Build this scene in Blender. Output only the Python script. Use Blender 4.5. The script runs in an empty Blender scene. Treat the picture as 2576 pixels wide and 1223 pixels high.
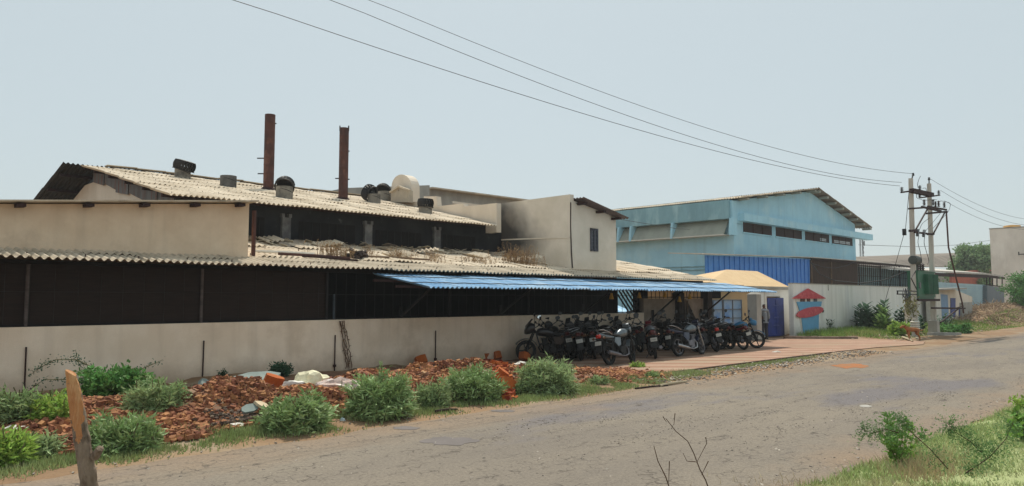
import bpy, bmesh, math, random
from mathutils import Vector, Matrix, noise
R = math.radians
rnd = random.Random(7)
scene = bpy.context.scene
col = scene.collection
# ------------------------------------------------------------------ camera
HEAD, PITCH, CAM_Z, FPX = R(45.2), R(4.31), 1.95, 1850.0      # focal length in pixels of a 2576 px wide frame
cam_d = bpy.data.cameras.new('camera'); cam = bpy.data.objects.new('camera', cam_d); col.objects.link(cam)
cam.location = (0, 0, CAM_Z); cam.rotation_euler = (R(90) + PITCH, 0, HEAD - R(90))
cam_d.sensor_width = 36; cam_d.lens = 36 * FPX / 2576; cam_d.clip_start = 0.1; cam_d.clip_end = 5000
scene.camera = cam
# ------------------------------------------------------------------ sky, sun, exposure
SUN_EL, SUN_AZ = R(57), R(47)
world = bpy.data.worlds.new('World'); scene.world = world; world.use_nodes = True
nt = world.node_tree; nt.nodes.clear()
sky = nt.nodes.new('ShaderNodeTexSky'); sky.sky_type = 'NISHITA'; sky.sun_disc = False
sky.sun_elevation = SUN_EL; sky.sun_rotation = R(90) - SUN_AZ
sky.altitude = 0; sky.air_density = 1.0; sky.dust_density = 1.5; sky.ozone_density = 1.5
bg = nt.nodes.new('ShaderNodeBackground'); bg.inputs['Strength'].default_value = 0.017
# an even milky haze lies over the whole summer sky
bg2 = nt.nodes.new('ShaderNodeBackground'); bg2.inputs['Color'].default_value = (0.525, 0.595, 0.60, 1); bg2.inputs['Strength'].default_value = 0.76
add = nt.nodes.new('ShaderNodeAddShader'); wo = nt.nodes.new('ShaderNodeOutputWorld')
nt.links.new(sky.outputs[0], bg.inputs['Color']); nt.links.new(bg.outputs[0], add.inputs[0]); nt.links.new(bg2.outputs[0], add.inputs[1]); nt.links.new(add.outputs[0], wo.inputs[0])
sun_d = bpy.data.lights.new('sun', 'SUN'); sun = bpy.data.objects.new('sun', sun_d); col.objects.link(sun)
sun_d.energy = 3.3; sun_d.angle = R(0.5); sun_d.color = (1.0, 0.93, 0.82)
sd = Vector((math.cos(SUN_AZ) * math.cos(SUN_EL), math.sin(SUN_AZ) * math.cos(SUN_EL), math.sin(SUN_EL)))
sun.rotation_euler = sd.to_track_quat('Z', 'Y').to_euler(); sun.location = sd * 60
scene.view_settings.view_transform = 'Standard'; scene.view_settings.look = 'None'
scene.view_settings.exposure = 0.34; scene.view_settings.gamma = 1.0; scene.view_settings.use_curve_mapping = False
scene.cycles.max_bounces = 6; scene.cycles.diffuse_bounces = 3; scene.cycles.transparent_max_bounces = 6
# ------------------------------------------------------------------ measuring: a photo pixel onto a real plane
_u = Vector((math.cos(HEAD), math.sin(HEAD), 0)); _r = Vector((math.sin(HEAD), -math.cos(HEAD), 0)); _z = Vector((0, 0, 1))
def ray(px, py):
    t = (px - 1288) / FPX; v = (611.5 - py) / FPX
    return _u * (math.cos(PITCH) - v * math.sin(PITCH)) + _z * (math.sin(PITCH) + v * math.cos(PITCH)) + _r * t
def hit(px, py, n, d):                    # plane n.p = d
    o = Vector((0, 0, CAM_Z)); r = ray(px, py); n = Vector(n)
    return o + r * ((d - n.dot(o)) / n.dot(r))
def atX(px, py, x): return hit(px, py, (1, 0, 0), x)
def atY(px, py, y): return hit(px, py, (0, 1, 0), y)
def atZ(px, py, z=0.0): return hit(px, py, (0, 0, 1), z)
# ------------------------------------------------------------------ materials
MATS = {}
def srgb(h):
    h = h.lstrip('#'); c = [int(h[i:i + 2], 16) / 255 for i in (0, 2, 4)]
    return tuple((x / 12.92 if x <= 0.04045 else ((x + 0.055) / 1.055) ** 2.4) for x in c)
def mat(name, c1, c2=None, scale=3.0, rough=0.85, metal=0.0, bump=0.0, bscale=40.0, stretch=(1, 1, 1), fine=0.0, spec=0.3,
        island=0.0, trans=0.0, lo=0.38, hi=0.62, c3=None, scale3=1.2, lo3=0.52, hi3=0.66, coat=0.0):
    if name in MATS: return MATS[name]
    m = bpy.data.materials.new(name); m.use_nodes = True; t = m.node_tree; N = t.nodes; L = t.links
    p = N['Principled BSDF']; out = N['Material Output']
    p.inputs['Roughness'].default_value = rough; p.inputs['Metallic'].default_value = metal
    p.inputs['Specular IOR Level'].default_value = spec
    if coat: p.inputs['Coat Weight'].default_value = coat
    c2 = c2 or tuple(x * 0.8 for x in c1)
    tc = N.new('ShaderNodeTexCoord'); mp = N.new('ShaderNodeMapping'); mp.inputs['Scale'].default_value = stretch
    L.new(tc.outputs['Object'], mp.inputs[0])
    def noi(sc, det=5, src=mp):
        n = N.new('ShaderNodeTexNoise'); n.inputs['Scale'].default_value = sc; n.inputs['Detail'].default_value = det
        n.inputs['Roughness'].default_value = 0.62; L.new(src.outputs[0], n.inputs['Vector']); return n
    def ramp(sock, a, b):
        r = N.new('ShaderNodeMapRange'); r.inputs[1].default_value = a; r.inputs[2].default_value = b; L.new(sock, r.inputs[0]); return r.outputs[0]
    def mix(fac, a, b, mode='MIX'):
        x = N.new('ShaderNodeMix'); x.data_type = 'RGBA'; x.blend_type = mode
        if isinstance(fac, float): x.inputs[0].default_value = fac
        else: L.new(fac, x.inputs[0])
        for s, i in ((a, 6), (b, 7)):
            if isinstance(s, tuple): x.inputs[i].default_value = (*s[:3], 1)
            else: L.new(s, x.inputs[i])
        return x.outputs[2]
    c = mix(ramp(noi(scale).outputs[0], lo, hi), c1, c2)
    if c3: c = mix(ramp(noi(scale3, 6).outputs[0], lo3, hi3), c, c3)
    if fine:
        f = noi(bscale * 1.7, 3)
        g = N.new('ShaderNodeMapRange'); g.inputs[1].default_value = 0.25; g.inputs[2].default_value = 0.75
        g.inputs[3].default_value = 1 - fine; g.inputs[4].default_value = 1 + fine; L.new(f.outputs[0], g.inputs[0])
        cc = N.new('ShaderNodeCombineColor')
        for i in range(3): L.new(g.outputs[0], cc.inputs[i])
        c = mix(1.0, c, cc.outputs[0], 'MULTIPLY')
    if island:
        geo = N.new('ShaderNodeNewGeometry'); h = N.new('ShaderNodeHueSaturation')
        g = N.new('ShaderNodeMapRange'); g.inputs[3].default_value = 1 - island; g.inputs[4].default_value = 1 + island
        L.new(geo.outputs['Random Per Island'], g.inputs[0]); L.new(g.outputs[0], h.inputs['Value'])
        g2 = N.new('ShaderNodeMapRange'); g2.inputs[3].default_value = 0.485; g2.inputs[4].default_value = 0.515
        L.new(geo.outputs['Random Per Island'], g2.inputs[0]); L.new(g2.outputs[0], h.inputs['Hue'])
        L.new(c, h.inputs['Color']); c = h.outputs[0]
    L.new(c, p.inputs['Base Color'])
    if bump:
        b = N.new('ShaderNodeBump'); b.inputs['Strength'].default_value = bump; b.inputs['Distance'].default_value = 0.02
        L.new(noi(bscale, 4).outputs[0], b.inputs['Height']); L.new(b.outputs[0], p.inputs['Normal'])
    if trans:
        tr = N.new('ShaderNodeBsdfTranslucent'); L.new(c, tr.inputs[0]); ms = N.new('ShaderNodeMixShader'); ms.inputs[0].default_value = trans
        L.new(p.outputs[0], ms.inputs[1]); L.new(tr.outputs[0], ms.inputs[2]); L.new(ms.outputs[0], out.inputs[0])
    MATS[name] = m; return m
# ------------------------------------------------------------------ mesh builder
class MB:
    def __init__(s): s.v = []; s.f = []
    def add(s, vs, fs):
        o = len(s.v); s.v += [tuple(q) for q in vs]; s.f += [tuple(i + o for i in f) for f in fs]; return s
    def box(s, a, b, M=None):
        x0, y0, z0 = a; x1, y1, z1 = b
        vs = [Vector(p) for p in ((x0, y0, z0), (x1, y0, z0), (x1, y1, z0), (x0, y1, z0), (x0, y0, z1), (x1, y0, z1), (x1, y1, z1), (x0, y1, z1))]
        if M: vs = [M @ q for q in vs]
        return s.add(vs, [(0, 3, 2, 1), (4, 5, 6, 7), (0, 1, 5, 4), (1, 2, 6, 5), (2, 3, 7, 6), (3, 0, 4, 7)])
    def cbox(s, c, size, rot=(0, 0, 0), bev=0):
        M = Matrix.Translation(c) @ (Matrix.Rotation(rot[2], 4, 'Z') @ Matrix.Rotation(rot[1], 4, 'Y') @ Matrix.Rotation(rot[0], 4, 'X'))
        h = [q / 2 for q in size]; return s.box((-h[0], -h[1], -h[2]), (h[0], h[1], h[2]), M)
    def tube(s, pts, r, seg=6, cap=True):
        pts = [Vector(p) for p in pts]; n = len(pts); rs = r if isinstance(r, (list, tuple)) else [r] * n
        rings = []; up = None
        for i, p in enumerate(pts):
            d = (pts[min(i + 1, n - 1)] - pts[max(i - 1, 0)])
            d = d.normalized() if d.length > 1e-9 else Vector((0, 0, 1))
            if up is None: up = Vector((0, 0, 1)) if abs(d.z) < 0.9 else Vector((1, 0, 0))
            a = d.cross(up).normalized(); b = a.cross(d).normalized(); up = b
            rings.append([p + (a * math.cos(2 * math.pi * k / seg) + b * math.sin(2 * math.pi * k / seg)) * rs[i] for k in range(seg)])
        vs = [q for g in rings for q in g]; fs = []
        for i in range(n - 1):
            for k in range(seg):
                fs.append((i * seg + k, i * seg + (k + 1) % seg, (i + 1) * seg + (k + 1) % seg, (i + 1) * seg + k))
        if cap: fs += [tuple(reversed(range(seg))), tuple((n - 1) * seg + k for k in range(seg))]
        return s.add(vs, fs)
    def bar(s, p, q, w, h=None):             # square bar from p to q
        h = h or w; p = Vector(p); q = Vector(q); d = (q - p).normalized()
        up = Vector((0, 0, 1)) if abs(d.z) < 0.95 else Vector((1, 0, 0))
        a = d.cross(up).normalized() * (w / 2); b = a.cross(d).normalized() * (h / 2)
        vs = [p - a - b, p + a - b, p + a + b, p - a + b, q - a - b, q + a - b, q + a + b, q - a + b]
        return s.add(vs, [(0, 3, 2, 1), (4, 5, 6, 7), (0, 1, 5, 4), (1, 2, 6, 5), (2, 3, 7, 6), (3, 0, 4, 7)])
    def lathe(s, prof, M=None, seg=20, close=False):   # prof: (radius, height) about local Z
        vs = []; n = len(prof)
        for r, z in prof:
            for k in range(seg):
                a = 2 * math.pi * k / seg; q = Vector((r * math.cos(a), r * math.sin(a), z)); vs.append(M @ q if M else q)
        fs = []
        for i in range(n if close else n - 1):
            j = (i + 1) % n
            for k in range(seg): fs.append((i * seg + k, i * seg + (k + 1) % seg, j * seg + (k + 1) % seg, j * seg + k))
        if not close:
            fs += [tuple(reversed(range(seg))), tuple((n - 1) * seg + k for k in range(seg))]
        return s.add(vs, fs)
    def prism(s, poly, ext):                 # polygon (list of points) pushed along ext
        ext = Vector(ext); p = [Vector(q) for q in poly]; n = len(p)
        vs = p + [q + ext for q in p]
        fs = [tuple(range(n)), tuple(reversed(range(n, 2 * n)))] + [(i, i + n, (i + 1) % n + n, (i + 1) % n) for i in range(n)]
        return s.add(vs, fs)
    def sheet(s, o, xd, sd, w, l, wave=0.15, amp=0.027, sw=1.05, sl=1.5, jit=0.012, per=6, skip=0.0, rough_edge=0.0, th=0.008):
        o = Vector(o); xd = Vector(xd).normalized(); sd = Vector(sd).normalized(); nn = xd.cross(sd).normalized()
        if nn.z < 0: nn = -nn
        nx = max(1, round(w / sw)); ns = max(1, round(l / sl)); sw = w / nx; sl = l / ns
        for j in range(ns):
            for i in range(nx):
                if rnd.random() < skip: continue
                x0 = i * sw; s0 = j * sl - rnd.uniform(0, rough_edge); s1 = (j + 1) * sl + 0.10
                if j == ns - 1: s1 = (j + 1) * sl
                n = max(2, round(sw / wave * per)); vs = []
                dz = rnd.uniform(-jit, jit); dt = rnd.uniform(-jit, jit); ds = rnd.uniform(-jit, jit) * 2
                for k in range(n + 1):
                    x = x0 + (sw + (0.03 if i < nx - 1 else 0)) * k / n
                    zz = amp * math.cos(2 * math.pi * x / wave)
                    for q in (0, 1):
                        ss = (s0, s1)[q] + ds; z = zz + (0.022 if q == 0 else 0.0) + dz + dt * (k / n - 0.5) * 2 + 0.004 * (i % 2)
                        vs.append(o + xd * x + sd * ss + nn * z)
                top = len(vs); vs += [v - nn * th for v in vs]
                fs = []
                for k in range(n):
                    a, b, c, d = 2 * k, 2 * k + 1, 2 * k + 3, 2 * k + 2
                    fs += [(a, d, c, b), (a + top, b + top, c + top, d + top), (a, a + top, d + top, d), (b, c, c + top, b + top)]
                fs += [(0, 1, 1 + top, top), (2 * n, 2 * n + top, 2 * n + 1 + top, 2 * n + 1)]
                s.add(vs, fs)
        return s
    def leaf(s, p, d, l, w, up=None):
        d = d.normalized(); a = d.cross(up or Vector((rnd.uniform(-1, 1), rnd.uniform(-1, 1), rnd.uniform(-.3, 1))))
        if a.length < 1e-4: a = Vector((1, 0, 0))
        a.normalize(); b = a.cross(d)
        return s.add([p, p + d * l * 0.45 + a * w / 2 + b * w * .15, p + d * l, p + d * l * 0.45 - a * w / 2 + b * w * .15], [(0, 1, 2, 3)])
    def rock(s, c, r, sx=1, sy=1, sz=1, blocky=0.5, rot=None):
        M = Matrix.Rotation(rnd.uniform(0, 6.28), 3, 'Z') @ Matrix.Rotation(rnd.uniform(-.5, .5) if rot is None else rot, 3, 'X') @ Matrix.Rotation(rnd.uniform(-.5, .5) if rot is None else rot, 3, 'Y')
        vs = []
        for x in (-1, 1):
            for y in (-1, 1):
                for z in (-1, 1):
                    q = Vector((x * sx * rnd.uniform(1 - blocky, 1), y * sy * rnd.uniform(1 - blocky, 1), z * sz * rnd.uniform(1 - blocky, 1)))
                    vs.append(Vector(c) + M @ q * r)
        return s.add(vs, [(0, 1, 3, 2), (4, 6, 7, 5), (0, 4, 5, 1), (2, 3, 7, 6), (0, 2, 6, 4), (1, 5, 7, 3)])
    def build(s, name, m, parent=None, smooth=False):
        me = bpy.data.meshes.new(name); me.from_pydata(s.v, [], s.f); me.update()
        if m: me.materials.append(m)
        if smooth:
            me.polygons.foreach_set('use_smooth', [True] * len(me.polygons))
            try: me.set_sharp_from_angle(angle=R(40))
            except Exception: pass
        return link(name, me, parent)
def link(name, me, parent=None):
    o = bpy.data.objects.new(name, me); col.objects.link(o)
    if parent:
        o.parent = parent
        if parent.type == 'EMPTY': o.matrix_parent_inverse = Matrix.Translation(-parent.location)
        else: o.matrix_parent_inverse = Matrix.Identity(4)
    return o
def tag(o, label, cat, group=None):
    o['label'] = label; o['category'] = cat
    if group: o['group'] = group
    return o
def thing(name, label, cat, loc=(0, 0, 0), group=None):
    o = bpy.data.objects.new(name, None); o.empty_display_size = 0.2; col.objects.link(o); o.location = loc
    return tag(o, label, cat, group)
def struct(o): o['kind'] = 'structure'; return o
def stuff(o): o['kind'] = 'stuff'; return o
def copy_tree(o, parent=None):
    c = o.copy(); col.objects.link(c)
    if parent: c.parent = parent
    for ch in list(o.children): copy_tree(ch, c)
    return c
def fbm(x, y, s=1.0, o=4): return noise.fractal(Vector((x * s, y * s, 3.1)), 1.0, 2.0, o)
def smooth01(a, b, x):
    t = max(0, min(1, (x - a) / (b - a))); return t * t * (3 - 2 * t)
# palette
m_cream = mat('cream_plaster', srgb('#e0cbb2'), srgb('#d5bea4'), 1.6, 0.92, bump=0.25, bscale=60, fine=0.05, c3=srgb('#c0aa92'), scale3=0.9, lo3=0.58, hi3=0.78)
def grime(m, col_, z0, z1, amount, sc=1.3):
    t = m.node_tree; N = t.nodes; L = t.links; p = N['Principled BSDF']; src = p.inputs['Base Color'].links[0].from_socket
    tc = N.new('ShaderNodeTexCoord'); sep = N.new('ShaderNodeSeparateXYZ'); L.new(tc.outputs['Object'], sep.inputs[0])
    n = N.new('ShaderNodeTexNoise'); n.inputs['Scale'].default_value = sc; n.inputs['Detail'].default_value = 8; n.inputs['Roughness'].default_value = .7; L.new(tc.outputs['Object'], n.inputs['Vector'])
    k = N.new('ShaderNodeMath'); k.operation = 'MULTIPLY_ADD'; L.new(n.outputs[0], k.inputs[0]); k.inputs[1].default_value = -(z1 - z0) * 1.6; L.new(sep.outputs[2], k.inputs[2])
    r = N.new('ShaderNodeMapRange'); r.inputs[1].default_value = z0 - (z1 - z0) * .8; r.inputs[2].default_value = z1 - (z1 - z0) * .8; r.inputs[3].default_value = amount; r.inputs[4].default_value = 0; L.new(k.outputs[0], r.inputs[0])
    mp = N.new('ShaderNodeMapping'); mp.inputs['Scale'].default_value = (2.2, 2.2, .16); L.new(tc.outputs['Object'], mp.inputs[0])
    s = N.new('ShaderNodeTexNoise'); s.inputs['Scale'].default_value = 1.5; s.inputs['Detail'].default_value = 7; L.new(mp.outputs[0], s.inputs['Vector'])
    r2 = N.new('ShaderNodeMapRange'); r2.inputs[1].default_value = .52; r2.inputs[2].default_value = .72; r2.inputs[4].default_value = .24; L.new(s.outputs[0], r2.inputs[0])
    mx = N.new('ShaderNodeMath'); mx.operation = 'MAXIMUM'; L.new(r.outputs[0], mx.inputs[0]); L.new(r2.outputs[0], mx.inputs[1])
    x = N.new('ShaderNodeMix'); x.data_type = 'RGBA'; L.new(mx.outputs[0], x.inputs[0]); L.new(src, x.inputs[6]); x.inputs[7].default_value = (*col_, 1)
    L.new(x.outputs[2], p.inputs['Base Color']); return m
m_cream_low = mat('beige_wall_plaster', srgb('#f0dec9'), srgb('#e6d2bb'), 1.4, 0.92, bump=0.25, bscale=60, fine=0.05, c3=srgb('#d3bfa8'), scale3=.7, lo3=.55, hi3=.75)
grime(m_cream, srgb('#94806c'), .05, .75, .75); grime(m_cream_low, srgb('#a8937d'), .0, .6, .8)
m_cream2 = mat('pale_plaster', srgb('#e2d6c6'), srgb('#d6cab9'), 1.3, 0.92, bump=0.2, bscale=50, fine=0.04, stretch=(1, 1, .5))
m_asb = mat('weathered_asbestos', srgb('#e0d2bd'), srgb('#cdbda6'), 1.1, 0.95, bump=0.2, bscale=30, fine=0.08, c3=srgb('#a59883'), scale3=2.6, lo3=0.56, hi3=0.72)
m_asb_grey = mat('grey_asbestos', srgb('#c9bca8'), srgb('#b3a692'), 1.3, 0.95, bump=0.2, bscale=30, fine=0.08, c3=srgb('#94897a'), scale3=2.2, lo3=0.55, hi3=0.72)
m_soot = mat('sooty_plaster', (0.012, 0.013, 0.016), (0.028, 0.029, 0.032), 1.2, 0.95, fine=0.1, bump=0.2, c3=(0.16, 0.16, 0.16), scale3=1.9, lo3=0.62, hi3=0.8)
m_soot_pale = mat('smoked_pillar_plaster', (0.22, 0.22, 0.22), (0.10, 0.10, 0.105), 2.2, 0.95, fine=0.1, bump=0.2)
m_black = mat('black_interior', (0.008, 0.007, 0.007), (0.012, 0.01, 0.01), 2, 0.95)  # near-black, the darkness of interiors and openings put into the colour
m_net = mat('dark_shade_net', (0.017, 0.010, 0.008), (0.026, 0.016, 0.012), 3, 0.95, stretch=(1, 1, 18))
m_rust = mat('rusty_steel', srgb('#5a3a34'), srgb('#47302c'), 2.5, 0.8, bump=0.15, bscale=25, fine=0.1, stretch=(1, 1, .6), c3=srgb('#6d4a3d'), scale3=3)
m_darkrust = mat('dark_rusty_steel', srgb('#3a2422'), srgb('#2c1c1b'), 4, 0.8)
m_steel = mat('dull_grey_steel', srgb('#77777a'), srgb('#65656a'), 6, 0.6, metal=0.3)
m_blackiron = mat('black_iron', (0.014, 0.014, 0.015), (0.022, 0.02, 0.02), 6, 0.65)
m_wire = mat('wire_black', (0.04, 0.04, 0.043), (0.05, 0.05, 0.05), 3, 0.7)
m_bluesheet = mat('faded_blue_sheet', srgb('#6799c2'), srgb('#86aecd'), 0.9, 0.72, fine=0.05, spec=0.3, c3=srgb('#b6cad8'), scale3=1.6, lo3=0.5, hi3=0.75, stretch=(1.6, .5, 1))
m_blueclad = mat('bright_blue_cladding', srgb('#3f80cf'), srgb('#3875c0'), 1.5, 0.5, spec=0.4, c3=srgb('#6a96c4'), scale3=4, lo3=.6, hi3=.75)
m_bluewall = mat('powder_blue_plaster', srgb('#aedaea'), srgb('#a3d0e2'), 0.7, 0.9, fine=0.04, bump=0.15, bscale=30, c3=srgb('#b9dce7'), scale3=0.5)
m_blueface = mat('weathered_blue_concrete', srgb('#90b8c2'), srgb('#82a7b2'), 1.1, 0.92, fine=0.05, stretch=(1, 1, .35), c3=srgb('#a6c9cf'), scale3=.9)
m_greyslope = mat('grey_stained_concrete', srgb('#a0a296'), srgb('#92958a'), 1.0, 0.92, fine=0.05, stretch=(1, 1, .4))
m_conc = mat('grey_concrete', srgb('#aba8a0'), srgb('#98958e'), 1.4, 0.93, fine=0.07, bump=0.2, bscale=35, stretch=(1, 1, .4))
m_greywall = mat('grey_washed_wall', srgb('#ecece8'), srgb('#e2e3de'), 0.9, 0.93, fine=0.05, stretch=(1.5, 1.5, .22), c3=srgb('#d2d4d5'), scale3=1.1, lo3=.55, hi3=.75, bump=0.15)
grime(m_greywall, srgb('#9c9a92'), .05, .9, .7)
grime(m_bluewall, srgb('#86a9b4'), 0, .5, .5, .6)
m_conc_d = mat('mottled_old_concrete', srgb('#ebe2d6'), srgb('#d8cfc3'), 0.5, 0.95, fine=0.06, stretch=(1, 1, .45), c3=srgb('#f2ebe0'), scale3=0.35)
m_peach = mat('peach_cream_paint', srgb('#d3b78f'), srgb('#caad85'), 1.4, 0.9, fine=0.03)
m_panelwall = mat('brown_grey_block_wall', srgb('#a59789'), srgb('#8f8276'), 2, 0.95, fine=0.08, bump=0.2)
m_gate = mat('faded_blue_steel_gate', srgb('#86a6c6'), srgb('#9aadbd'), 1.8, 0.6, fine=0.05, c3=srgb('#5f8ac0'), scale3=1.5)
m_navy = mat('navy_painted_door', srgb('#2c3f8a'), srgb('#263675'), 3, 0.5, spec=0.4)
m_red = mat('dull_red_paint', srgb('#c45761'), srgb('#b64a52'), 4, 0.8, c3=srgb('#cf7072'), scale3=7)
m_potblue = mat('sky_blue_paint', srgb('#6aa6cc'), srgb('#649ec3'), 3, 0.8, fine=0.04)
m_white = mat('off_white_paint', srgb('#dcd8ce'), srgb('#cfcbc1'), 4, 0.8)
m_glass = mat('dark_window_glass', (0.02, 0.024, 0.035), (0.03, 0.034, 0.05), 3, 0.15, spec=0.5)
m_greypaint = mat('grey_window_frame', srgb('#5a5a63'), srgb('#4e4e57'), 6, 0.7)
m_yellow = mat('yellow_lamp_shade', srgb('#c79a3a'), srgb('#b4882f'), 6, 0.5)
# ------------------------------------------------------------------ ground, road, paving
def bump1(x, c, w): return math.exp(-((x - c) / w) ** 2)
def height(x, y):
    h = 0.0
    if -6 < x < 20 and 9.5 < y < 17.5:
        ridge = 0.46 * bump1(y, 12.3 + 0.4 * math.sin(x * .7), 1.3) + 0.20 * smooth01(13, 16, y)
        fade = (1 - smooth01(12.5, 16.5, x))
        h += max(0, ridge * fade * (0.72 + 0.8 * fbm(x, y, 0.65)))
    if y < 3.6 and x < 40: h += 0.05 * smooth01(3.3, 2.6, y) + 0.05 * (fbm(x, y, .8) + .3) * smooth01(3.3, 2.0, y)
    if x > 36 and y > 13: h += 0.12 * smooth01(36, 38, x) * smooth01(13.0, 14.5, y)
    if x > 58: h += 1.25 * smooth01(60, 74, x) * smooth01(11.5, 15.5, y) * (1 - .45 * smooth01(16.5, 19, y)) * (0.85 + .4 * fbm(x, y, .15))
    if not (3.2 < y < 11 ) : h += 0.012 * fbm(x, y, 2.0)
    if x > 40 and y > 10.8: h += 0.05 * (fbm(x, y, .6))
    return h - 0.012
def axis(lo, hi, step, far):
    a = [lo + i * step for i in range(int((hi - lo) / step) + 1)]; out = list(a); d = step; v = a[-1]
    while v < far: d *= 1.5; v += d; out.append(v)
    d = step; v = a[0]; pre = []
    while v > -far: d *= 1.5; v -= d; pre.append(v)
    return pre[::-1] + out
xs = axis(-2, 62, 0.22, 900); ys = axis(-1.5, 18, 0.2, 900)
g = MB(); g.v = [(x, y, height(x, y)) for y in ys for x in xs]; W = len(xs)
g.f = [(j * W + i, j * W + i + 1, (j + 1) * W + i + 1, (j + 1) * W + i) for j in range(len(ys) - 1) for i in range(W - 1)]
m_dirt = mat('dusty_brown_soil', srgb('#8d7357'), srgb('#7d634a'), 0.9, 0.97, bump=0.5, bscale=18, fine=0.14, c3=srgb('#958670'), scale3=.35)
struct(g.build('ground', m_dirt, smooth=True))
vg = MB(); nx_ = 160
for i in range(nx_ + 1):
    x = 1.5 + i * .22; y1_ = 3.50 - 0.035 * max(0, x - 6) + .14 * fbm(x, 1, 1.5) + .06 * fbm(x, 4, 5)
    for k in range(14):
        y = y1_ - (k / 13) ** 1.3 * 6.0; vg.v.append((x, y, height(x, y) + .03 - .045 * (k == 0)))
vg.f = [(i * 14 + k, (i + 1) * 14 + k, (i + 1) * 14 + k + 1, i * 14 + k + 1) for i in range(nx_) for k in range(13)]
struct(vg.build('verge_turf', mat('matted_green_turf', srgb('#9ca473'), srgb('#8e9866'), 1.3, .97, bump=.6, bscale=30, fine=.25, c3=srgb('#aa9f78'), scale3=1.1, lo3=.56, hi3=.74), smooth=True))
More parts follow.
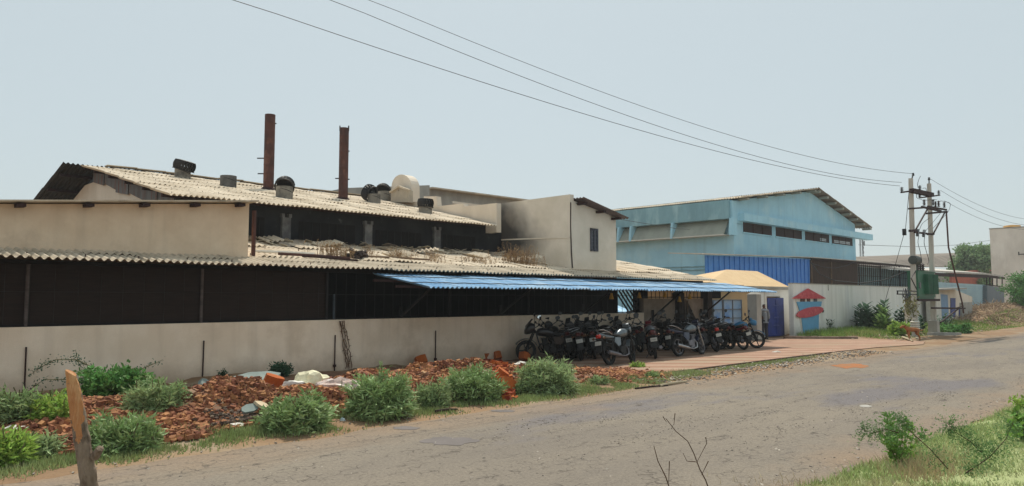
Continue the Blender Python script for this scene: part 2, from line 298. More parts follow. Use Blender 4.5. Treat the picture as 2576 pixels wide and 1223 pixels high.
# asphalt: worn, dusty, patched
def road_mat():
    m = mat('worn_dusty_asphalt', srgb('#80776a'), srgb('#756d63'), 0.35, 0.95, bump=0.35, bscale=55, fine=0.16, c3=srgb('#6d6868'), scale3=0.22, lo3=.52, hi3=.6, stretch=(.55, 1.3, 1))
    t = m.node_tree; N = t.nodes; L = t.links; p = N['Principled BSDF']
    src = p.inputs['Base Color'].links[0].from_socket
    tc = N.new('ShaderNodeTexCoord'); sep = N.new('ShaderNodeSeparateXYZ'); L.new(tc.outputs['Object'], sep.inputs[0])
    n = N.new('ShaderNodeTexNoise'); n.inputs['Scale'].default_value = 0.9; n.inputs['Detail'].default_value = 7; L.new(tc.outputs['Object'], n.inputs['Vector'])
    # loose dust drifted over both road edges (|y - 6.2| large)
    a = N.new('ShaderNodeMath'); a.operation = 'SUBTRACT'; L.new(sep.outputs[1], a.inputs[0]); a.inputs[1].default_value = 6.2
    b = N.new('ShaderNodeMath'); b.operation = 'ABSOLUTE'; L.new(a.outputs[0], b.inputs[0])
    c = N.new('ShaderNodeMath'); c.operation = 'MULTIPLY_ADD'; L.new(n.outputs[0], c.inputs[0]); c.inputs[1].default_value = 2.2; L.new(b.outputs[0], c.inputs[2])
    r = N.new('ShaderNodeMapRange'); r.inputs[1].default_value = 3.1; r.inputs[2].default_value = 4.3; L.new(c.outputs[0], r.inputs[0])
    x = N.new('ShaderNodeMix'); x.data_type = 'RGBA'; L.new(r.outputs[0], x.inputs[0]); L.new(src, x.inputs[6]); x.inputs[7].default_value = (*srgb('#877562'), 1)
    # dark ravelled scabs where the top course has lifted
    v = N.new('ShaderNodeTexNoise'); v.inputs['Scale'].default_value = 2.4; v.inputs['Detail'].default_value = 9; v.inputs['Roughness'].default_value = .75
    mp = N.new('ShaderNodeMapping'); mp.inputs['Scale'].default_value = (.45, 1.5, 1); L.new(tc.outputs['Object'], mp.inputs[0]); L.new(mp.outputs[0], v.inputs['Vector'])
    r2 = N.new('ShaderNodeMapRange'); r2.inputs[1].default_value = .585; r2.inputs[2].default_value = .66; r2.inputs[4].default_value = .55; L.new(v.outputs[0], r2.inputs[0])
    x2 = N.new('ShaderNodeMix'); x2.data_type = 'RGBA'; L.new(r2.outputs[0], x2.inputs[0]); L.new(x.outputs[2], x2.inputs[6]); x2.inputs[7].default_value = (*srgb('#57504b'), 1)
    # fine crazed cracks inside worn zones
    vo = N.new('ShaderNodeTexVoronoi'); vo.feature = 'DISTANCE_TO_EDGE'; vo.inputs['Scale'].default_value = 5.5
    nw = N.new('ShaderNodeTexNoise'); nw.inputs['Scale'].default_value = 6; L.new(tc.outputs['Object'], nw.inputs['Vector'])
    va = N.new('ShaderNodeVectorMath'); va.operation = 'MULTIPLY_ADD'; L.new(nw.outputs['Color'], va.inputs[0]); va.inputs[1].default_value = (.22, .22, 0); L.new(tc.outputs['Object'], va.inputs[2]); L.new(va.outputs[0], vo.inputs['Vector'])
    r3 = N.new('ShaderNodeMapRange'); r3.inputs[1].default_value = .012; r3.inputs[2].default_value = .05; r3.inputs[3].default_value = 1; r3.inputs[4].default_value = 0; L.new(vo.outputs[0], r3.inputs[0])
    r4 = N.new('ShaderNodeMapRange'); r4.inputs[1].default_value = .47; r4.inputs[2].default_value = .57; r4.inputs[4].default_value = .9; L.new(v.outputs[0], r4.inputs[0])
    mu = N.new('ShaderNodeMath'); mu.operation = 'MULTIPLY'; L.new(r3.outputs[0], mu.inputs[0]); L.new(r4.outputs[0], mu.inputs[1])
    x3 = N.new('ShaderNodeMix'); x3.data_type = 'RGBA'; L.new(mu.outputs[0], x3.inputs[0]); L.new(x2.outputs[2], x3.inputs[6]); x3.inputs[7].default_value = (*srgb('#4e4740'), 1)
    # coarse aggregate speckle
    sp_ = N.new('ShaderNodeTexNoise'); sp_.inputs['Scale'].default_value = 26; sp_.inputs['Detail'].default_value = 4; sp_.inputs['Roughness'].default_value = .8; L.new(tc.outputs['Object'], sp_.inputs['Vector'])
    r5 = N.new('ShaderNodeMapRange'); r5.inputs[1].default_value = .3; r5.inputs[2].default_value = .7; r5.inputs[3].default_value = .74; r5.inputs[4].default_value = 1.26; L.new(sp_.outputs[0], r5.inputs[0])
    cc_ = N.new('ShaderNodeCombineColor'); [L.new(r5.outputs[0], cc_.inputs[i]) for i in range(3)]
    x4 = N.new('ShaderNodeMix'); x4.data_type = 'RGBA'; x4.blend_type = 'MULTIPLY'; x4.inputs[0].default_value = 1; L.new(x3.outputs[2], x4.inputs[6]); L.new(cc_.outputs[0], x4.inputs[7])
    L.new(x4.outputs[2], p.inputs['Base Color']); return m
rd = MB(); n = 420
for i in range(n + 1):
    x = -14 + i * 0.45 if i < 250 else 98.5 + (i - 250) * 3
    for y in (3.3 + .22 * fbm(x, 0, .5) + .12 * fbm(x, 5, 2) - 0.018 * max(0, x - 6), 4.6, 6.2, 8.0, 9.45 + .25 * fbm(x, 9, .4) + .15 * fbm(x, 3, 1.7)):
        rd.v.append((x, y, 0.004))
for i in range(n):
    for k in range(4): a = i * 5 + k; rd.f.append((a, a + 5, a + 6, a + 1))
struct(rd.build('road', road_mat()))
def paving_mat():
    m = mat('red_brown_block_paving', srgb('#ae907b'), srgb('#9a7c6a'), 1.2, 0.93, bump=0.2, bscale=30, fine=0.1, c3=srgb('#9d8a74'), scale3=.45, lo3=.45, hi3=.62)
    t = m.node_tree; N = t.nodes; L = t.links; p = N['Principled BSDF']; src = p.inputs['Base Color'].links[0].from_socket
    tc = N.new('ShaderNodeTexCoord'); mp = N.new('ShaderNodeMapping'); mp.inputs['Rotation'].default_value = (0, 0, R(-45)); L.new(tc.outputs['Object'], mp.inputs[0])
    w = N.new('ShaderNodeTexWave'); w.bands_direction = 'X'; w.inputs['Scale'].default_value = 0.29; w.inputs['Distortion'].default_value = 0.5; w.inputs['Detail'].default_value = 2
    L.new(mp.outputs[0], w.inputs['Vector'])
    r = N.new('ShaderNodeMapRange'); r.inputs[1].default_value = .45; r.inputs[2].default_value = .6; r.inputs[4].default_value = .75; L.new(w.outputs[1], r.inputs[0])
    x = N.new('ShaderNodeMix'); x.data_type = 'RGBA'; L.new(r.outputs[0], x.inputs[0]); L.new(src, x.inputs[6]); x.inputs[7].default_value = (*srgb('#8f6953'), 1)
    L.new(x.outputs[2], p.inputs['Base Color']); return m
pv = MB()
edge = [(15.2, 12.7), (16.0, 11.6), (16.6, 11.05), (20, 11.0), (27, 10.95), (31, 10.7), (34.5, 10.0), (36.8, 10.6), (37.2, 13.4), (36.2, 14.3), (35.0, 16.4), (34.9, 17.4), (29, 17.4), (15.2, 16.6)]
pv.add([(x, y, 0.012) for x, y in edge], [tuple(range(len(edge)))])
struct(pv.build('paved_apron', paving_mat()))
kb = MB()
pts = [(27.0, 10.86), (24, 10.9), (20, 10.93), (17.2, 10.93)]
for a, b in zip(pts, pts[1:]): kb.bar((*a, 0.012), (*b, 0.012), 0.07, 0.03)
struct(kb.build('paving_edge', mat('dark_edging', srgb('#5e4a3d'), srgb('#54423a'), 3, .95)))
kb = MB(); kb.bar((34.6, 16.15, 0.06), (35.6, 14.95, 0.06), .28, .15); kb.bar((35.6, 14.95, 0.06), (36.9, 13.6, 0.055), .28, .13)
struct(kb.build('kerb', mat('earthy_kerb', srgb('#8e7d6e'), srgb('#6f5d50'), 2, .95, bump=.4, bscale=12)))
# wheel patches and the rust red dirt puddle in the road
def patch(name, px, py, wpx, hpx, m, z=0.008):
    c = atZ(px, py); a = atZ(px - wpx / 2, py); b = atZ(px + wpx / 2, py); u_ = (b - a) / 2
    d_ = (atZ(px, py - hpx / 2) - atZ(px, py + hpx / 2)) / 2; mb = MB(); pts_ = []
    for k in range(40):
        t = k * 2 * math.pi / 40; rr = 1 + .35 * fbm(math.cos(t) * 2 + px, math.sin(t) * 2, 1.0)
        q = c + u_ * math.cos(t) * rr + d_ * math.sin(t) * rr; pts_.append((q.x, q.y, z))
    mb.add(pts_, [tuple(range(40))]); return struct(mb.build(name, m))
m_patch = mat('dark_smooth_bitumen', srgb('#716a67'), srgb('#68625f'), 2, .9, fine=.1)
patch('road_patch', 1132, 1110, 150, 20, m_patch); patch('road_patch', 1022, 1078, 70, 9, m_patch); patch('road_patch', 1265, 1035, 60, 6, m_patch)
patch('road_patch', 2140, 921, 90, 11, mat('rust_red_dirt', srgb('#a06338'), srgb('#8c6a4c'), 2.5, .97, fine=.1))
# ------------------------------------------------------------------ loose stones on the road and along its edges
m_stone = mat('loose_road_stones', srgb('#a89e93'), srgb('#8d8378'), 3, .95, island=.35)
st = MB()
def scatter(n, fx, fy, rmin, rmax, flat=.6, zoff=0):
    for _ in range(n):
        x = fx(); y = fy(x); r = rnd.uniform(rmin, rmax) ; st.rock((x, y, height(x, y) + r * .25 + .008 + zoff), r, 1, rnd.uniform(.6, 1), flat, .4)
scatter(1000, lambda: rnd.uniform(14.5, 29), lambda x: rnd.gauss(10.05, .42), .012, .042, .4)
scatter(900, lambda: rnd.uniform(3, 40), lambda x: 3.55 - 0.035 * max(0, x - 6) + rnd.gauss(0, .25), .008, .026, .5)
scatter(150, lambda: rnd.uniform(1, 15), lambda x: rnd.gauss(9.6, .3), .006, .018)
scatter(700, lambda: rnd.uniform(3, 30), lambda x: rnd.uniform(3.4, 9.2), .006, .02)
for cx, cy, L_, n_ in ((9.5, 6.3, 1.8, 110), (11.8, 6.0, 1.5, 100), (10.5, 5.0, 1.6, 80), (13.5, 5.0, 1.6, 90), (16.6, 4.5, 1.1, 80), (8.4, 8.0, .8, 60), (9.6, 7.4, .7, 60), (21, 3.9, 1.5, 90)):
    for _ in range(n_):
        x = rnd.gauss(cx, L_ * .6); y = rnd.gauss(cy + .12 * (x - cx) + .12 * fbm(x, cy, 1.5), .13); st.rock((x, y, .008), rnd.uniform(.005, .013), 1, .8, .4, .4)
stuff(st.build('road_gravel', m_stone))
# ------------------------------------------------------------------ brick rubble heap along the wall
m_rub = mat('broken_brick_rubble', srgb('#a4704f'), srgb('#84583f'), 1.2, .97, island=.4, fine=.1, bscale=25, c3=srgb('#94806d'), scale3=.8, lo3=.6, hi3=.7)
rb = MB(); rz = random.Random(3)
def in_heap(x, y):
    if 1.5 < x < 9.2 and y < 13.3: return .5 - .55 * max(0, fbm(x, y, 1.1) - .35) * 3
    return 0.35 + fbm(x, y * 1.2, .55) - .32 * abs(y - 12.2)
for _ in range(46000):
    x = rnd.uniform(-.5, 9.5) if rnd.random() < .7 else rnd.uniform(9, 16.5); y = rnd.uniform(10.3, 13.8) if rnd.random() < .85 else rnd.gauss(13.6, 1.0)
    if not 10.42 + .3 * fbm(x, 1, .9) < y < 15.8 or in_heap(x, y) < -.10: continue
    if x > 13 and y > 12.6: continue
    r = rnd.choice((.018, .022, .025, .03, .03, .035, .04, .05, .06)) * rnd.uniform(.7, 1.15)
    rb.rock((x, y, height(x, y) + r * .3 + rnd.random() * .03), r, 1, rnd.uniform(.6, .9), rnd.uniform(.45, .8), .5)
stuff(rb.build('brick_rubble', m_rub))
rs = MB(); n_ = 150
for i in range(n_ + 1):
    x = -1.6 + i * .125; y0_ = 10.55 + .3 * fbm(x, 1, .9) + (1.4 * smooth01(13.5, 16.5, x)); y1_ = 16.55 - .7 * (fbm(x, 7, .8) + .3) * (1 - smooth01(10, 14, x))
    for k in range(15):
        y = y0_ + (y1_ - y0_) * k / 14; rs.v.append((x, y, height(x, y) + .014 - .03 * (k in (0, 14))))
rs.f = [(i * 15 + k, (i + 1) * 15 + k, (i + 1) * 15 + k + 1, i * 15 + k + 1) for i in range(n_) for k in range(14)]
struct(rs.build('red_brown_soil', mat('red_brown_brick_soil', srgb('#7f5d48'), srgb('#6b4d3b'), 1.4, .97, bump=.8, bscale=22, fine=.25, c3=srgb('#87745f'), scale3=.7), smooth=True))
m_black_soil = mat('dark_ashy_soil', srgb('#6a5a4e'), srgb('#574a40'), 3, .98, island=.3, bump=.4)
ash = MB()
for _ in range(1300):
    c = atZ(640, 1048, .2); x = rnd.gauss(c.x, .22); y = max(10.75, rnd.gauss(c.y, .38)); r = rnd.uniform(.015, .04); ash.rock((x, y, height(x, y) + .05 + r * .3), r, 1, .8, .7, .5)
stuff(ash.build('ash_heap', m_black_soil))
# ------------------------------------------------------------------ grass
m_grass = mat('short_green_grass', srgb('#98a570'), srgb('#86955c'), .8, .8, island=.35, trans=.25, c3=srgb('#ab9f7c'), scale3=1.1, lo3=.56, hi3=.7)
def blades(mb, x, y, h, w=.012, lean=.6, z=None):
    z = height(x, y) if z is None else z; a = rnd.uniform(0, 6.283); dx, dy = math.cos(a), math.sin(a); L_ = rnd.uniform(.1, lean) * h
    b = rnd.uniform(0, 6.283); lx, ly = math.cos(b) * L_, math.sin(b) * L_
    mb.add([(x - dx * w, y - dy * w, z), (x + dx * w, y + dy * w, z), (x + lx, y + ly, z + h)], [(0, 1, 2)])
gr = MB()
for _ in range(48000):                                   # strip between dirt shoulder and rubble
    x = rnd.uniform(-1, 17.5); y = 10.22 + rnd.gauss(0, .26) + .25 * fbm(x, 2, .6)
    if x > 14.5: y += .3
    if fbm(x, y, 1.2) < -.3 + .3 * rnd.random(): continue
    blades(gr, x, y, rnd.uniform(.02, .085) * (1.3 - .3 * abs(y - 10.8)), .009)
for _ in range(5000):                                    # patch in front of the paving
    x = rnd.gauss(21.5, 1.8); y = rnd.gauss(10.55, .16); blades(gr, x, y, rnd.uniform(.015, .05), .012)
stuff(gr.build('roadside_grass', m_grass))
m_lawn = mat('near_verge_grass', srgb('#aab57f'), srgb('#97a66c'), .7, .8, island=.35, trans=.25, c3=srgb('#c0b892'), scale3=.9, lo3=.5, hi3=.68)
gr = MB()
for _ in range(95000):
    x = 3 + 32 * rnd.random() ** 1.5; ymax = 3.42 - 0.035 * max(0, x - 6)
    y = ymax - abs(rnd.gauss(0, 1.6)) + .12 * fbm(x, 1, 1.5)
    if y < -3.5: continue
    k = fbm(x, y, .7)
    if k < -.38 and rnd.random() < .7: continue
    blades(gr, x, y, rnd.uniform(.02, .075) * (1.25 + k), rnd.uniform(.005, .011), 1.1, height(x, y) + .02)
stuff(gr.build('verge_grass', m_lawn))
gr = MB()
for _ in range(36000):                                   # tall grass at the foot of the grey wall and the poles
    x = rnd.uniform(36.5, 76); y = rnd.uniform(12.2, 16.4) - (.8 if x > 50 else 0) - (1.2 if x > 62 else 0)
    if x < 38 and y < 14.2: continue
    t = smooth01(12.5, 15.5, y); 
    if rnd.random() > .35 + .65 * t: continue
    blades(gr, x, y, rnd.uniform(.06, .3) * (.35 + .9 * t) , .022, .7)
stuff(gr.build('wall_foot_grass', mat('weedy_green_grass', srgb('#8ba455'), srgb('#769348'), .5, .85, island=.35, trans=.2, c3=srgb('#aaa270'), scale3=.6)))
# ------------------------------------------------------------------ low front wall
def pxy(pts, Y, depth=.05):                     # polygon of photo points on the plane y = Y, pushed back by depth
    return [atY(a, b, Y) for a, b in pts], (0, depth, 0)
WY = 16.7
XR = atY(1620, 800, WY).x
wl = thing('compound_wall', 'low beige plastered wall running below the dark open shed', 'wall', (10, WY, 0))
b = MB(); b.box((-3, WY, -.2), (XR, WY + .22, 1.40)); b.build('wall_body', m_cream_low, wl)
# shallow damp stain course at the wall foot
def rod(px, ytop, ybot, label):
    p = atY(px, ytop, WY - .03); q = atY(px, ybot, WY - .03); t = thing('iron_rod', label, 'rod', (p.x, p.y, max(0, q.z)), 'iron rods standing against the beige wall')
    b = MB(); b.tube([(p.x, WY - .03, -.1), (p.x + rnd.uniform(-.01, .01), WY - .03, p.z)], .016, 6); b.build('rod_shaft', m_darkrust, t)
    b = MB(); b.cbox((p.x, WY - .03, max(.1, q.z + .1)), (.07, .05, .06)); b.build('foot_clamp', m_darkrust, t)
rod(67, 873, 1000, 'rusty iron rod against the beige wall behind the leafy dark bush')
rod(512, 857, 965, 'rusty iron rod against the beige wall above the blue grey rubble slab')
rod(843, 843, 930, 'rusty iron rod against the beige wall beside the dry hanging creeper')
rod(1096, 832, 912, 'rusty iron rod against the beige wall nearest the parked motorcycles')
cr = thing('dry_creeper', 'dry brown creeper stems hanging down the beige wall', 'plant', tuple(atY(870, 930, WY)))
for a0, a1 in ((855, 873), (862, 880), (857, 876), (866, 886)):
    b = MB(); ps = []
    for i in range(14):
        t = i / 13; q = atY(a0 + (a1 - a0) * t + rnd.uniform(-2, 2), 808 + (925 - 808) * t, WY - .03 - .02 * rnd.random()); ps.append(q)
    b.tube(ps, .011, 5); 
    for _ in range(26):
        q = rnd.choice(ps); b.leaf(q, Vector((rnd.uniform(-1, 1), -.3, rnd.uniform(-1, .4))), .07, .015)
    b.build('stem', mat('dry_stem', srgb('#5a4030'), srgb('#6b5240'), 5, .95), cr)
# ------------------------------------------------------------------ open fronted shed behind the wall
EZ, EY, SL = 2.71, 16.2, .205
def roofz(y): return EZ + SL * (y - EY)
sh = thing('open_shed', 'long dark open fronted shed with grey corrugated roof above the beige wall', 'shed', (12, 18, 0))
b = MB(); b.sheet((-3, EY, EZ), (1, 0, 0), (0, 1, SL), 31.4, 1.35, wave=.15, amp=.03, sw=1.05, sl=.68, jit=.010, rough_edge=.04)
b.build('corrugated_roof', m_asb_grey, sh)
b = MB(); b.sheet((-3, EY + 1.28, EZ + 1.28 * SL + .012), (1, 0, 0), (0, 1, SL), 31.3, 3.75, wave=.15, amp=.026, sw=1.05, sl=.95, jit=.028, rough_edge=.12)
b.build('rear_roof_sheets', m_asb, sh)
b = MB()
for x in range(-2, 28, 1):
    for s in (.25, 1.45, 2.7):
        b.tube([(x + .3, EY + s, roofz(EY + s) + .02), (x + .3, EY + s, roofz(EY + s) + .075)], .012, 5)
stuff(b.build('roof_bolts', m_darkrust, sh))
b = MB(); b.box((-3, 21.0, 0), (23.3, 21.09, 3.55)); b.box((-3.1, 16.95, 0), (-3, 21, 2.8)); b.build('back_wall_and_light_stop', m_black, sh)  # second box is an unseen end wall added against a light leak
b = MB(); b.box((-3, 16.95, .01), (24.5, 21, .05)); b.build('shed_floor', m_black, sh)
b = MB(); b.bar((-3, 16.75, 2.66), (28.2, 16.75, 2.66), .08, .08); b.bar((-3, 18.8, 3.08), (28.2, 18.8, 3.08), .08, .1); b.bar((-3, 16.82, 1.43), (XR, 16.82, 1.43), .04, .04); b.build('roof_beam', m_black, sh)
for px in (67, 507, 822, 1130, 1330, 1470, 1552):
    p = atY(px, 760, 16.82); b = MB(); b.tube([(p.x, 16.82, 1.4), (p.x, 16.82, 2.62)], .035, 8); b.build('post', mat('grey_brown_post', srgb('#4a4240'), srgb('#5e5450'), 3, .85, stretch=(1, 1, 3)) if px < 600 else m_blackiron, sh, True)
xn = atY(822, 760, 16.85).x
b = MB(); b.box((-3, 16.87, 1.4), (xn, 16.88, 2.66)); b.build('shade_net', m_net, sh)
b = MB()
x = -2.0
while x < xn:
    b.tube([(x, 16.84, 1.4), (x, 16.84, 2.62)], .004, 4); x += .42
b.tube([(-3, 16.84, 2.08), (xn, 16.84, 2.08)], .004, 4)
b.build('net_wires', mat('old_grey_wire', (.05, .045, .04), (.03, .03, .03), 6, .8), sh)
b = MB(); x = xn + .25
while x < XR:
    b.bar((x, 16.82, 1.4), (x, 16.82, 2.6), .012); x += .3
b.bar((xn, 16.82, 2.05), (XR, 16.82, 2.05), .02)
b.build('grille_bars', m_blackiron, sh)
g0 = atY(838, 760, 16.84); b = MB(); b.bar((g0.x, 16.80, 1.42), (g0.x, 16.80, 2.06), .04); b.build('pale_pipe', mat('grey_blue_pipe', srgb('#4b545c'), srgb('#3d454c'), 6, .7), sh)
# ------------------------------------------------------------------ things lying on the shed roof
def on_roof(px, py): return hit(px, py, (0, -SL, 1), EZ - SL * EY)
def broken(px, py, w, l, rz, label, m=None, tilt=.1):
    w *= .78; l *= .8; rz = rz * 2.2 + rnd.uniform(-.25, .25); tilt += rnd.uniform(-.03, .1)
    c = on_roof(px, py); b = MB(); b.sheet((0, 0, 0), (math.cos(rz), math.sin(rz), tilt), (-math.sin(rz), math.cos(rz), SL + tilt * .5), w, l, wave=.15, amp=.03, sw=9, sl=9, jit=.0)
    b.v = [(p[0] + c.x, p[1] + c.y, p[2] + c.z + .05) for p in b.v]
    tag(b.build('loose_roof_sheet', m or m_asb), label, 'roof sheet', 'broken sheets lying on the lower roof')
broken(668, 615, .8, .9, .1, 'curled roof sheet beside the rusty upright pipe')
broken(800, 626, 1.2, .7, -.05, 'loose roof sheet below the long sooty opening')
broken(838, 622, .9, .5, .3, 'small tilted roof sheet behind the tallest dry weeds')
broken(985, 625, .9, .6, .2, 'broken roof sheet under the middle smoked pillar')
broken(1040, 640, 1.1, .6, -.2, 'brownish broken roof sheet between middle and right smoked pillars', m_asb_grey)
broken(1115, 640, .9, .5, .35, 'tilted roof sheet under the right smoked pillar', None, .2)
broken(1180, 648, 1.3, .6, .0, 'broken roof sheet right of the right smoked pillar')
broken(1215, 655, 1.0, .8, .25, 'long pale roof sheet sliding toward the cream tower')
broken(1290, 662, 1.6, .7, -.1, 'flat roof sheet against the foot of the cream tower')
broken(1000, 655, 1.4, .8, .1, 'flat pale roof sheet between two clumps of dry weeds')
db = MB()
for _ in range(150):
    x = rnd.uniform(8.6, 20.2); y = 21.0 - abs(rnd.gauss(0, .45)); s = rnd.uniform(.05, .28); q = Vector((x, y, roofz(y) + .03 + rnd.random() * .08)); a_ = rnd.uniform(0, 3.14); t1 = rnd.uniform(-.35, .35); t2 = rnd.uniform(-.35, .35)
    db.cbox(q, (s * rnd.uniform(1, 2.2), s, .012), (t1, t2, a_))
stuff(db.build('roof_debris', mat('broken_sheet_debris', srgb('#cbbca6'), srgb('#978877'), 1.5, .95, island=.45)))
def pole_on_roof(p0, p1, r, m, label):
    a, c = on_roof(*p0), on_roof(*p1); b = MB(); b.tube([a + Vector((0, 0, r + .05)), (a + c) / 2 + Vector((0, 0, r + .06)), c + Vector((0, 0, r + .05))], r, 6)
    tag(b.build('loose_pole', m), label, 'pole', 'poles lying on the lower roof')
m_wood = mat('weathered_wood', srgb('#84705c'), srgb('#6d5a48'), 4, .95, stretch=(1, 1, 1))
pole_on_roof((640, 640), (790, 647), .035, m_white, 'white pipe lying along the lower roof near the beige annexe')
pole_on_roof((700, 647), (880, 658), .04, m_rust, 'reddish pole lying on the lower roof under the dry weeds')
pole_on_roof((880, 650), (1080, 660), .03, m_wood, 'long grey pole lying in the middle of the lower roof')
pole_on_roof((760, 652), (900, 663), .03, m_darkrust, 'dark thin pole beside the dark bundle on the roof')
c0 = on_roof(900, 652); b = MB()
for _ in range(60): b.rock((c0.x + rnd.gauss(0, .13), c0.y + rnd.gauss(0, .1), c0.z + abs(rnd.gauss(.06, .07))), .09, 1, .7, .6)
tag(b.build('rag_bundle', mat('dark_rag', srgb('#4a3f3a'), srgb('#3a3230'), 5, .95)), 'dark bundle of rags lying on the lower roof', 'bundle')
m_dry = mat('dry_straw_weed', srgb('#a98d6b'), srgb('#8d7357'), 2, .9, island=.3, trans=.2)
def dryweeds(px, py, wpx, hpx, n, label):
    c = on_roof(px, py); Zd = (c - Vector((0, 0, CAM_Z))).dot(_u); w = wpx / FPX * Zd; h = hpx / FPX * Zd; b = MB()
    for _ in range(n):
        o = c + _r * rnd.gauss(0, w * .3) + _u * rnd.gauss(0, .12); o.z = roofz(o.y) + .02
        hh = h * rnd.uniform(.35, 1); d = Vector((rnd.gauss(0, .22), rnd.gauss(0, .22), 1)).normalized(); q = o + d * hh
        b.tube([o, o + d * hh * .6, q + Vector((rnd.uniform(-.06, .06), 0, 0))], [.006, .005, .003], 3)
        for k in range(4): b.leaf(o + d * hh * rnd.uniform(.4, 1), Vector((rnd.gauss(0, .6), rnd.gauss(0, .6), .7)), .09, .014)
    tag(b.build('dry_weed', m_dry), label, 'weed', 'dry weeds growing on the lower roof')
dryweeds(840, 650, 90, 42, 110, 'tall dry straw coloured weeds on the roof near the dark bundle')
dryweeds(1000, 655, 40, 36, 45, 'narrow clump of dry weeds in the middle of the lower roof')
dryweeds(1090, 660, 60, 34, 40, 'thin dry weeds on the lower roof under the right smoked pillar')
dryweeds(1200, 664, 90, 22, 60, 'low dry weeds on the lower roof left of the tower weeds')
dryweeds(1310, 668, 90, 52, 190, 'dense brown dry weeds at the foot of the cream tower')
dryweeds(930, 648, 30, 30, 26, 'few dry stalks just right of the dark bundle')
# ------------------------------------------------------------------ beige annexe at left
AY = 17.35
an = thing('beige_annexe', 'beige annexe wall at left with thin roof and projecting rafter ends', 'building', (5, AY, 0))
tr = atY(627, 513, AY); tl = atY(0, 513, AY); sl_ = (tr.z - tl.z) / (tr.x - tl.x)
xl = -3.0; zl = tl.z + sl_ * (xl - tl.x)
b = MB(); b.prism([(xl, AY, 2.6), (tr.x, AY, 2.6), (tr.x, AY, tr.z), (xl, AY, zl)], (0, 3.6, 0)); b.build('wall', m_cream, an)
b = MB(); b.prism([(xl, AY - .28, zl + .02), (tr.x + .12, AY - .28, tr.z + .04), (tr.x + .12, AY - .28, tr.z + .075), (xl, AY - .28, zl + .055)], (0, 4.0, 0)); b.build('roof', m_asb_grey, an)
for px in (50, 222, 363, 490, 603):
    q = atY(px, 516, AY - .1); zz = tl.z + sl_ * (q.x - tl.x)
    b = MB(); b.cbox((q.x, AY - .12, zz - .045), (.16, .26, .07), (0, -math.atan(sl_), 0)); b.build('rafter_end', m_darkrust, an)
# rusty upright pipe beside the annexe
q = atY(637, 640, 17.6); q2 = atY(637, 530, 17.6); b = MB(); b.tube([(q.x, 17.6, roofz(17.6)), (q.x, 17.6, q2.z)], .055, 8)
tag(b.build('rusty_pipe', m_rust, None, True), 'rusty upright pipe standing beside the beige annexe corner', 'pipe')
# ------------------------------------------------------------------ sooty foundry hall
FY, UZ, UY, US = 21.1, 4.72, 20.3, .225
X0, X1 = 7.2, 19.35
RY = 28.7
def uz(y): return UZ + US * (y - UY)
fo = thing('foundry_hall', 'sooty foundry hall with pale corrugated gable roof', 'building', (13, 25, 0))
b = MB(); b.box((7.7, FY, 0), (20.35, FY + .25, 4.86)); b.build('front_wall', m_soot, fo)
for px0, px1, y0, y1 in ((640, 665, 573, 597), (752, 893, 583, 606), (946, 1060, 592, 624), (1115, 1196, 607, 632)):
    a, c = atY(px0, y0, FY - .02), atY(px1, y1, FY - .02); c2 = atY(px0, y1, FY - .02); a2 = atY(px1, y0, FY)
    z0 = min(c2.z, c.z); z1 = z0 + .62
    b = MB(); b.box((a.x, FY - .012, z0), (c.x, FY + .1, z1)); o = b.build('vent_opening', m_black, fo)
    b = MB()
    for k in range(int((c.x - a.x) / .3)): b.bar((a.x + .15 + k * .3, FY - .03, z0), (a.x + .15 + k * .3, FY - .03, z1), .02)
    b.bar((a.x, FY - .03, z0 - .02), (c.x, FY - .03, z0 - .02), .05); b.build('vent_bars', m_blackiron, o)
for px in (721, 928, 1101):
    q = atY(px, 580, FY - .12); b = MB(); b.box((q.x - .14, FY - .12, 3.3), (q.x + .14, FY + .02, 4.45)); b.box((q.x - .17, FY - .14, 4.45), (q.x - .08, FY, 4.56)); b.box((q.x + .06, FY - .14, 4.45), (q.x + .16, FY, 4.56)); b.build('pillar', m_soot_pale, fo)
b = MB(); L_ = math.hypot(RY - UY, uz(RY) - UZ)
b.sheet((X0, UY, UZ), (1, 0, 0), (0, 1, US), X1 - X0, L_, wave=.15, amp=.032, sw=1.05, sl=1.45, jit=.014, rough_edge=.06)
b.build('corrugated_roof', m_asb, fo)
b = MB()
for s in range(6):
    for k in range(27):
        x = X0 + .2 + k * .45 + rnd.uniform(-.05, .05); y = UY + .12 + s * 1.4; b.tube([(x, y, uz(y) + .02), (x, y, uz(y) + .07)], .009, 5)
stuff(b.build('roof_bolts', m_darkrust, fo))
b = MB(); b.sheet((X0 - .5, RY, uz(RY)), (1, 0, 0), (0, 1, -US), X1 - X0 + .5, 8.5, wave=.15, amp=.03, sw=1.05, sl=1.5, jit=.01); b.build('rear_roof_slope', mat('soot_stained_sheet', (.03, .027, .025), (.045, .04, .036), 2, .95), fo)
b = MB(); 
for x in range(8, 19):
    b.bar((x, RY - .1, uz(RY) + .06), (x + 1.0, RY - .1, uz(RY) + .06 + rnd.uniform(-.03, .03)), .35, .03)
b.build('ridge_cap', m_asb_grey, fo)
b = MB()
for yy in (21.0, 22.6, 24.2, 25.8, 27.4, 28.5): b.bar((X0 + .1, yy, uz(yy) - .09), (X1 - .05, yy, uz(yy) - .09), .08, .1)
for yy in (29.6, 31.2, 32.8, 34.4, 36): b.bar((X0 - .4, yy, 2 * uz(RY) - uz(yy) - .09), (X1, yy, 2 * uz(RY) - uz(yy) - .09), .08, .1)
b.build('purlins', m_darkrust, fo)
GX = 7.75
b = MB(); b.prism([(GX, FY, 2.5), (GX, 36, 2.5), (GX, 36, 4.5), (GX, 30.1, 6.1), (GX, 27.9, 6.1), (GX, 25.2, 5.4), (GX, FY, 4.3)], (.22, 0, 0)); b.build('gable_wall', m_cream2, fo)
